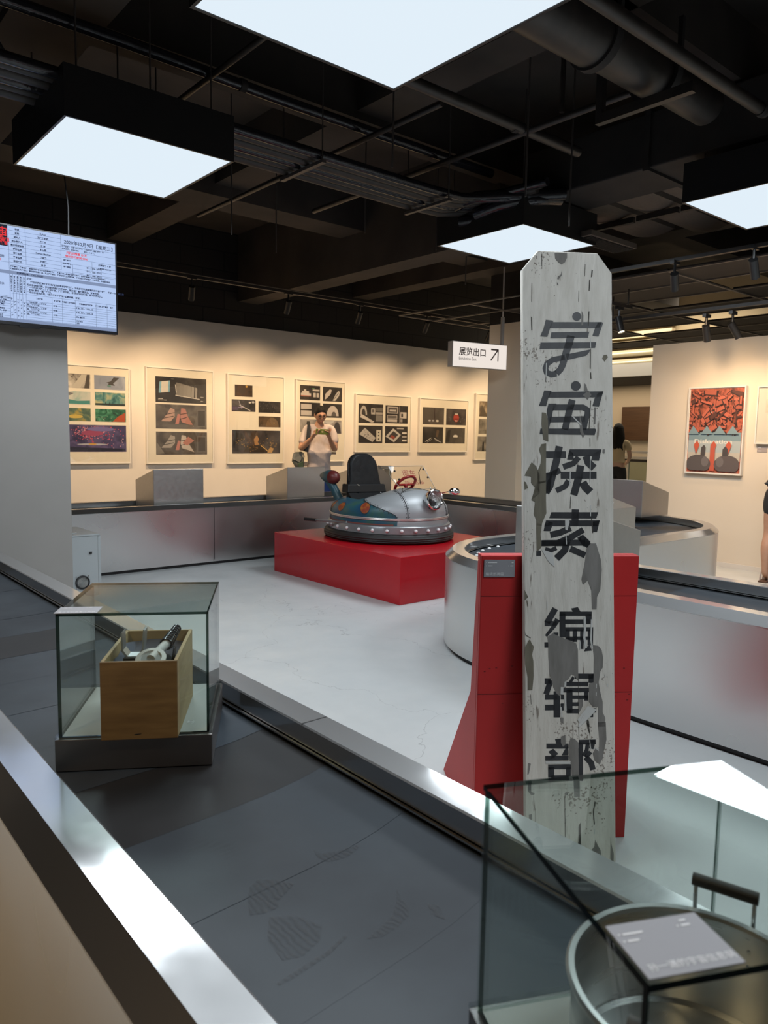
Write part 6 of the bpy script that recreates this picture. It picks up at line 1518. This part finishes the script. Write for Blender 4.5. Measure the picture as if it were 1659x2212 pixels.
def hand(F, wrist, palm, fdir, curl, side, up):
    """palm plus five fingers as short skinned chains, in local axes"""
    w, p = Vector(wrist), Vector(palm)
    d = (p-w).normalized(); fd = Vector(fdir).normalized(); cu = Vector(curl).normalized(); sd = Vector(side).normalized()
    nodes = {'w': (w-d*.035, .024), 'v': (w, .025), 'p': (p-d*.02, (.030, .020)), 'q': (p+d*.02, (.034, .017))}
    out = [skin(nodes, [('w', 'v'), ('v', 'p'), ('p', 'q')], 'w', 2)]
    for k, L in enumerate((.062, .072, .068, .054)):
        r = p + d*.022 + sd*(.027-.018*k)
        a = r + fd*L*.45; b = a + (fd*.5+cu)*L*.34; c = b + (cu-fd*.25)*L*.26
        out.append(skin({'r': (r-d*.012, .0085), 'a': (a, .0080), 'b': (b, .0075), 'c': (c, .0066)}, [('r', 'a'), ('a', 'b'), ('b', 'c')], 'r', 1))
    r = p - d*.012 + sd*.026; t1 = r + sd*.022 + fd*.016; t2 = t1 + fd*.026 + cu*.008; t3 = t2 + fd*.018 + cu*.012
    out.append(skin({'r': (r, .0105), 'a': (t1, .0098), 'b': (t2, .009), 'c': (t3, .0075)}, [('r', 'a'), ('a', 'b'), ('b', 'c')], 'r', 1))
    return out
def put(name, F, vf, mat, parent, label=None, smooth=True):
    return obj(name, MB().add(F.place(vf[0]), vf[1]), mat, parent, smooth=smooth, fix=False, label=label)
m_skin = M('skin', (.50, .285, .19), .5, col2=(.46, .25, .165), nscale=25)
m_skin2 = M('skin_pale', (.52, .32, .23), .5)
m_hair = M('black_hair', (.006, .0055, .005), .6, spec=.2, bump=.6, bscale=90, bstretch=(1, 1, .3))

def man():
    F = Frame((5.80, 8.2, 0), (-.50, -.86))
    t = thing('person', 'man in a pale t-shirt and glasses holding up a green phone by the back wall', 'person', F.b)
    sk = {}
    N = {'pel': ((0, 0, .88), (.14, .105)), 'wst': ((0, .0, 1.03), (.135, .10)), 'chs': ((0, 0, 1.22), (.145, .105)), 'upc': ((0, -.01, 1.35), (.10, .075)),
         'nk': ((0, .005, 1.42), .050), 'nk2': ((0, .035, 1.48), .050)}
    E_ = [('pel', 'wst'), ('wst', 'chs'), ('chs', 'upc'), ('upc', 'nk'), ('nk', 'nk2')]
    for s, k in ((1, 'L'), (-1, 'R')):
        el = (.205, .07, 1.085) if s > 0 else (-.25, .08, 1.09)
        wr = (.115, .27, 1.235) if s > 0 else (-.115, .27, 1.245)
        mid = tuple((el[i]*.55+wr[i]*.45) for i in range(3))
        N.update({'sh'+k: ((s*.165, -.01, 1.375), .056), 'ua'+k: ((s*.205, .03, 1.23), .048), 'el'+k: (el, .041), 'fa'+k: (mid, .041), 'wr'+k: (wr, .027),
                  'hp'+k: ((s*.09, 0, .82), .088), 'th'+k: ((s*.10, .01, .64), .076), 'kn'+k: ((s*.105, .02, .46), .056), 'cf'+k: ((s*.11, -.01, .30), .054), 'an'+k: ((s*.115, -.02, .085), .036), 'ft'+k: ((s*.125, .07, .04), .036), 'to'+k: ((s*.13, .15, .03), .028)})
        E_ += [('upc', 'sh'+k), ('sh'+k, 'ua'+k), ('ua'+k, 'el'+k), ('el'+k, 'fa'+k), ('fa'+k, 'wr'+k), ('pel', 'hp'+k), ('hp'+k, 'th'+k), ('th'+k, 'kn'+k), ('kn'+k, 'cf'+k), ('cf'+k, 'an'+k), ('an'+k, 'ft'+k), ('ft'+k, 'to'+k)]
    parts = [skin(N, E_, 'pel', 2)]
    hc = Vector((.012, .060, 1.540)); pt, yw = radians(-18), radians(-8)
    for vs, fs in head((0, 0, 0), .218): parts.append((tilt(vs, hc, pt, yw), fs))
    # hands close round the two ends of the phone
    ph = Vector((.005, .345, 1.325))
    parts += hand(F, (-.115, .27, 1.245), (-.085, .315, 1.295), (.15, .25, .9), (.75, .1, .15), (.6, .5, -.1), 0)
    parts += hand(F, (.115, .27, 1.235), (.092, .315, 1.285), (-.2, .45, .75), (-.8, .15, .1), (-.6, -.45, .1), 0)
    put('body', F, fuse(parts, .006), m_skin, t)
    # clothing
    S = {'hem': ((0, 0, .79), (.165, .13)), 'pel': ((0, 0, .92), (.160, .125)), 'wst': ((0, .01, 1.06), (.156, .12)), 'chs': ((0, 0, 1.22), (.160, .118)), 'upc': ((0, -.01, 1.36), (.115, .085)), 'nk': ((0, .005, 1.425), .060)}
    SE = [('hem', 'pel'), ('pel', 'wst'), ('wst', 'chs'), ('chs', 'upc'), ('upc', 'nk')]
    for s, k in ((1, 'L'), (-1, 'R')):
        S.update({'sh'+k: ((s*.162, -.01, 1.385), .054), 'ua'+k: ((s*.203, .025, 1.26), .053), 'cu'+k: ((s*(.212 if s > 0 else .235), .055, 1.155), .060)})
        SE += [('upc', 'sh'+k), ('sh'+k, 'ua'+k), ('ua'+k, 'cu'+k)]
    shirt = M('pale_shirt', (.56, .49, .48), .85, col2=(.50, .44, .435), nscale=5, bump=.9, bscale=9, bstretch=(1, 1, .45))
    put('t_shirt', F, fuse([skin(S, SE, 'pel', 2)], .010), shirt, t)
    H = {'w': ((0, 0, .80), (.155, .12)), 'hL': ((.09, 0, .72), .105), 'kL': ((.105, .01, .50), .095), 'hR': ((-.09, 0, .72), .105), 'kR': ((-.105, .01, .50), .095)}
    put('shorts', F, fuse([skin(H, [('w', 'hL'), ('hL', 'kL'), ('w', 'hR'), ('hR', 'kR')], 'w', 2)], .012), M('blue_shorts', (.025, .07, .28), .8), t)
    for s in (-1, 1):
        put('shoe', F, skin({'a': ((s*.115, -.04, .05), .052), 'b': ((s*.125, .08, .045), .05), 'c': ((s*.13, .17, .035), .036)}, [('a', 'b'), ('b', 'c')], 'a', 2), m_white, t)
    # hair, brows, eyes, lips, spectacles
    vs = []; fs = []; n, m = 40, 16; rn = random.Random(2)
    for i in range(m+1):
        for j in range(n):
            th = 2*pi*j/n; front = max(0, sin(th))
            lim = radians(104 - 52*front**.8)
            p = lim*i/m
            top = 1-i/m
            k = 1.035 + .085*top + .04*front*top + .045*rn.uniform(-1, 1)*top - (.03 if i == m else 0)
            vs.append(Vector((.073*sin(p)*cos(th)*k, .094*sin(p)*sin(th)*k, (.112*cos(p)*(k+.03)))))
    for i in range(m):
        for j in range(n): fs.append((i*n+j, (i+1)*n+j, (i+1)*n+(j+1) % n, i*n+(j+1) % n))
    put('hair', F, (tilt(vs, hc, pt, yw), fs), m_hair, t)
    def FP(a, b, c): return F(*tilt([(a, b, c)], hc, pt, yw)[0])
    for s in (-1, 1):
        obj('eyebrow', MB().tube([FP(s*.014, .093, .030), FP(s*.030, .092, .036), FP(s*.048, .080, .030)], .004, 6), m_hair, t, smooth=True)
        obj('eye', MB().sphere(FP(s*.029, .080, .008), .011, .008, .006, 10, 8), M('eye_dark', (.02, .015, .012), .2), t, smooth=True)
    obj('lips', MB().tube([FP(-.020, .086, -.058), FP(0, .096, -.056), FP(.020, .086, -.058)], .0048, 8), M('lips', (.36, .14, .11), .5), t, smooth=True)
    gm = MB()
    for s in (-1, 1):
        gm.tube([FP(s*.031+.024*cos(a), .103-.010*abs(s*.031+.024*cos(a))/.05, .008+.018*sin(a)) for a in [2*pi*i/20 for i in range(20)]], .0022, 6, closed=True)
        gm.tube([FP(s*.055, .093, .012), FP(s*.074, .06, .012), FP(s*.078, -.01, .008)], .002, 6)
    gm.tube([FP(-.008, .108, .012), FP(.008, .108, .012)], .002, 6)
    obj('spectacles', gm, m_black, t, smooth=True)
    # things he carries
    p = thing('phone', 'phone in an olive green case held by the man in the pale t-shirt', 'phone', F(*ph))
    ax = (F.l + F.u*-.03).normalized(); az = (F.u + F.f*.05).normalized(); ay = az.cross(ax)
    obj('phone_case', MB().obox(F(*ph), ax, F.f, az, .078, .0055, .036), M('olive_case', (.20, .24, .025), .5), p, bevel=.004)
    obj('camera_bump', MB().obox(F(*ph)-F.l*.048+F.f*.007+F.u*.008, ax, F.f, az, .020, .003, .020), M('case_dark', (.10, .12, .02), .4), p, bevel=.003)
    cl = MB()
    for a, c in ((-.009, .009), (.009, .009), (0, -.009)): cl.lathe([(.0075, 0), (.0075, .003), (.001, .003)], F(*ph)-F.l*(.048-a)+F.f*.0095+F.u*(.008+c), 14, axis=F.f)
    obj('camera_lens', cl, m_blackgloss, p)
    obj('ring_sticker', MB().lathe([(.013, 0), (.013, .002), (.001, .002)], F(*ph)+F.l*.006+F.f*.0055, 18, axis=F.f), M('pale_yellow', (.55, .45, .2), .5), p)
    b = thing('shoulder_bag', 'grey and green shoulder bag hanging at the man\'s side', 'bag', F(-.27, -.03, .95))
    bagm = M('bag_grey', (.075, .085, .08), .8, bump=.5, bscale=9)
    B = [(-.20, -.10, 1.06), (-.34, -.06, 1.05), (-.36, -.03, .93), (-.30, .0, .83), (-.20, .0, .84)]
    obj('bag_body', MB().prism([F(*q) for q in B], F.f*.12), bagm, b, smooth=True, bevel=.035)
    obj('bag_flap', MB().prism([F(-.20, .022+.0, 1.04), F(-.345, .062, 1.03), F(-.35, .085, .96), F(-.26, .10, .92)], F.f*.012), M('bag_light', (.13, .14, .135), .8), b)
    obj('green_pouch', MB().prism([F(-.22, .122, .94), F(-.29, .125, .91), F(-.27, .125, .82), F(-.215, .122, .83)], F.f*.03), M('bag_green', (.05, .085, .045), .6), b, bevel=.008)
    obj('strap', MB().prism([F(-.165, .085, 1.40), F(-.125, .09, 1.40), F(-.15, .135, 1.06), F(-.195, .125, 1.06)], F.f*.006).prism([F(-.165, .085, 1.40), F(-.125, .09, 1.40), F(-.125, .0, 1.455), F(-.165, .0, 1.455)], F.u*.005).prism([F(-.165, .0, 1.455), F(-.125, .0, 1.455), F(-.15, -.15, 1.06), F(-.20, -.15, 1.06)], F.f*-.006), m_black, b)
    obj('buckle', MB().sphere(F(-.215, .12, 1.0), .016, n=10, m=6), m_strip, b, smooth=True)
man()

def woman_back():
    F = Frame((11.0, 7.02, 0), (.84, .50))
    t = thing('person', 'woman seen from behind with long black hair, beige top and black trousers', 'person', F.b)
    N = {'pel': ((0, 0, .84), (.135, .10)), 'wst': ((0, 0, .98), (.11, .085)), 'chs': ((0, 0, 1.14), (.125, .09)), 'upc': ((0, 0, 1.24), (.09, .065)), 'nk': ((0, 0, 1.31), .045), 'nk2': ((0, .01, 1.37), .045)}
    E_ = [('pel', 'wst'), ('wst', 'chs'), ('chs', 'upc'), ('upc', 'nk'), ('nk', 'nk2')]
    for s, k in ((1, 'L'), (-1, 'R')):
        N.update({'sh'+k: ((s*.145, 0, 1.25), .045), 'el'+k: ((s*.205, .02, 1.02), .036), 'wr'+k: ((s*.17, .16, .92), .026),
                  'hp'+k: ((s*.08, 0, .76), .085), 'kn'+k: ((s*.09, .01, .44), .056), 'an'+k: ((s*.095, -.01, .08), .035), 'to'+k: ((s*.10, .14, .03), .028)})
        E_ += [('upc', 'sh'+k), ('sh'+k, 'el'+k), ('el'+k, 'wr'+k), ('pel', 'hp'+k), ('hp'+k, 'kn'+k), ('kn'+k, 'an'+k), ('an'+k, 'to'+k)]
    parts = [skin(N, E_, 'pel', 2)]
    hc = (0, .025, 1.445)
    for vs, fs in head((0, 0, 0), .205): parts.append((tilt(vs, hc, radians(-8)), fs))
    for s in (-1, 1): parts += hand(F, (s*.17, .16, .92), (s*.15, .22, .90), (0, 1, -.1), (-s*.6, .3, -.2), (-s*.2, .2, .9), 0)
    put('body', F, fuse(parts, .009), m_skin2, t)
    S = {'hem': ((0, 0, .93), (.135, .105)), 'wst': ((0, 0, 1.02), (.130, .102)), 'chs': ((0, 0, 1.14), (.145, .108)), 'upc': ((0, 0, 1.245), (.10, .078)), 'nk': ((0, 0, 1.29), .058)}
    SE = [('hem', 'wst'), ('wst', 'chs'), ('chs', 'upc'), ('upc', 'nk')]
    for s, k in ((1, 'L'), (-1, 'R')):
        S.update({'sh'+k: ((s*.15, 0, 1.25), .058), 'cu'+k: ((s*.19, .01, 1.10), .054)}); SE += [('upc', 'sh'+k), ('sh'+k, 'cu'+k)]
    put('top', F, fuse([skin(S, SE, 'wst', 2)], .011), M('beige_top', (.50, .40, .25), .85, bump=.6, bscale=10), t)
    H = {'w': ((0, 0, .90), (.13, .10)), 'h': ((0, 0, .82), (.145, .11))}
    HE = [('w', 'h')]
    for s, k in ((1, 'L'), (-1, 'R')):
        H.update({'hp'+k: ((s*.085, 0, .74), .095), 'kn'+k: ((s*.095, .01, .44), .078), 'an'+k: ((s*.10, -.01, .08), .075)}); HE += [('h', 'hp'+k), ('hp'+k, 'kn'+k), ('kn'+k, 'an'+k)]
    put('trousers', F, fuse([skin(H, HE, 'h', 2)], .011), M('black_trousers', (.010, .010, .011), .8), t)
    for s in (-1, 1):
        put('shoe', F, skin({'a': ((s*.10, -.04, .045), .045), 'b': ((s*.105, .08, .04), .042), 'c': ((s*.11, .15, .03), .03)}, [('a', 'b'), ('b', 'c')], 'a', 2), m_white, t)
    vs = []; fs = []; n, m = 28, 24; rn = random.Random(6)
    for i in range(m+1):
        v = i/m
        for j in range(n):
            th = 2*pi*j/n
            if v < .35:
                p = v/.35*pi/2; x, y, z = .090*sin(p)*cos(th), .104*sin(p)*sin(th), .118*cos(p)
            else:
                q = (v-.35)/.65
                wx = .090 + .035*sin(q*pi*.6); x, y, z = wx*cos(th)*(1-.25*q*q), .104*(1-.35*q)*sin(th) - .05*q, -.31*q*(1+.10*rn.uniform(-1, 1)*(q > .8))
            y = min(y, .045) if v > .22 else y
            vs.append(Vector((x, y, z)))
    for i in range(m):
        for j in range(n): fs.append((i*n+j, (i+1)*n+j, (i+1)*n+(j+1) % n, i*n+(j+1) % n))
    put('hair', F, (tilt(vs, hc, radians(-4)), fs), m_hair, t)
woman_back()

def visitor():
    F = Frame((7.16, 2.83, 0), (1, .05))
    t = thing('person', 'person in black shorts and sandals, cut off at the right edge', 'person', F.b)
    N = {'pel': ((0, 0, .86), (.13, .10)), 'wst': ((0, 0, 1.0), (.115, .09)), 'chs': ((0, 0, 1.17), (.125, .09)), 'upc': ((0, 0, 1.28), (.09, .065)), 'nk': ((0, 0, 1.35), .046), 'nk2': ((0, .01, 1.41), .046)}
    E_ = [('pel', 'wst'), ('wst', 'chs'), ('chs', 'upc'), ('upc', 'nk'), ('nk', 'nk2')]
    for s, k in ((1, 'L'), (-1, 'R')):
        N.update({'sh'+k: ((s*.125, 0, 1.29), .045), 'el'+k: ((s*.08, .16, 1.08), .037), 'wr'+k: ((s*.03, .26, 1.22), .026),
                  'hp'+k: ((s*.085, 0, .78), .088), 'th'+k: ((s*.10, .01, .62), .074), 'kn'+k: ((s*.11, .015, .45), .052), 'cf'+k: ((s*.115, -.02, .32), .056), 'lc'+k: ((s*.115, -.015, .17), .038), 'an'+k: ((s*.115, -.01, .085), .032), 'ft'+k: ((s*.12, .06, .05), .034), 'to'+k: ((s*.125, .15, .035), .028)})
        E_ += [('upc', 'sh'+k), ('sh'+k, 'el'+k), ('el'+k, 'wr'+k), ('pel', 'hp'+k), ('hp'+k, 'th'+k), ('th'+k, 'kn'+k), ('kn'+k, 'cf'+k), ('cf'+k, 'lc'+k), ('lc'+k, 'an'+k), ('an'+k, 'ft'+k), ('ft'+k, 'to'+k)]
    parts = [skin(N, E_, 'pel', 2)]
    hc = (0, .03, 1.485)
    for vs, fs in head((0, 0, 0), .21): parts.append((tilt(vs, hc, radians(-6)), fs))
    for s in (-1, 1): parts += hand(F, (s*.03, .26, 1.22), (s*.03, .30, 1.27), (0, .3, 1), (-s*.5, .5, .2), (-s*.4, .3, .3), 0)
    put('body', F, fuse(parts, .008), m_skin, t)
    S = {'hem': ((0, 0, .85), (.165, .135)), 'hip': ((0, 0, .93), (.155, .125)), 'wst': ((0, 0, 1.03), (.14, .115)), 'chs': ((0, 0, 1.17), (.125, .105)), 'upc': ((0, 0, 1.285), (.10, .078)), 'nk': ((0, 0, 1.33), .058)}
    SE = [('hem', 'hip'), ('hip', 'wst'), ('wst', 'chs'), ('chs', 'upc'), ('upc', 'nk')]
    for s, k in ((1, 'L'), (-1, 'R')):
        S.update({'sh'+k: ((s*.125, 0, 1.29), .055), 'cu'+k: ((s*.10, .08, 1.17), .052)}); SE += [('upc', 'sh'+k), ('sh'+k, 'cu'+k)]
    put('top', F, fuse([skin(S, SE, 'wst', 2)], .011), M('dark_top', (.03, .03, .033), .85), t)
    H = {'w': ((0, 0, .93), (.135, .105)), 'h': ((0, 0, .85), (.15, .115))}
    HE = [('w', 'h')]
    for s, k in ((1, 'L'), (-1, 'R')):
        H.update({'hp'+k: ((s*.088, 0, .77), .10), 'kn'+k: ((s*.105, .01, .585), .088)}); HE += [('h', 'hp'+k), ('hp'+k, 'kn'+k)]
    put('shorts', F, fuse([skin(H, HE, 'h', 2)], .011), M('black_shorts', (.022, .022, .024), .8), t)
    vs = []; fs = []; n, m = 24, 16
    for i in range(m+1):
        for j in range(n):
            th = 2*pi*j/n; p = radians(118-48*max(0, sin(th)))*i/m
            vs.append(Vector((.082*sin(p)*cos(th), .104*sin(p)*sin(th), .118*cos(p))))
    for i in range(m):
        for j in range(n): fs.append((i*n+j, (i+1)*n+j, (i+1)*n+(j+1) % n, i*n+(j+1) % n))
    put('hair', F, (tilt(vs, hc, radians(-6)), fs), m_hair, t)
    sd = M('sandal_brown', (.09, .04, .022), .6)
    for s in (-1, 1):
        so = MB()
        so.prism([F(s*.12+a, b, .001) for a, b in ((-.036, -.06), (.036, -.06), (.046, .10), (.036, .20), (.0, .215), (-.036, .20), (-.046, .10))], (0, 0, .016))
        o = obj('sandal', so, sd, t, bevel=.003)
        st = MB()
        for b, z, r in ((.13, .062, .044), (.08, .078, .043), (.0, .115, .040)):
            st.tube([F(s*.122+r*cos(a), b, .015+z*sin(a)) for a in [pi*i/10 for i in range(11)]], .0075, 6)
        obj('sandal_strap', st, M('strap_mix', (.5, .42, .40), .6) if s > 0 else sd, o, smooth=True)
visitor()
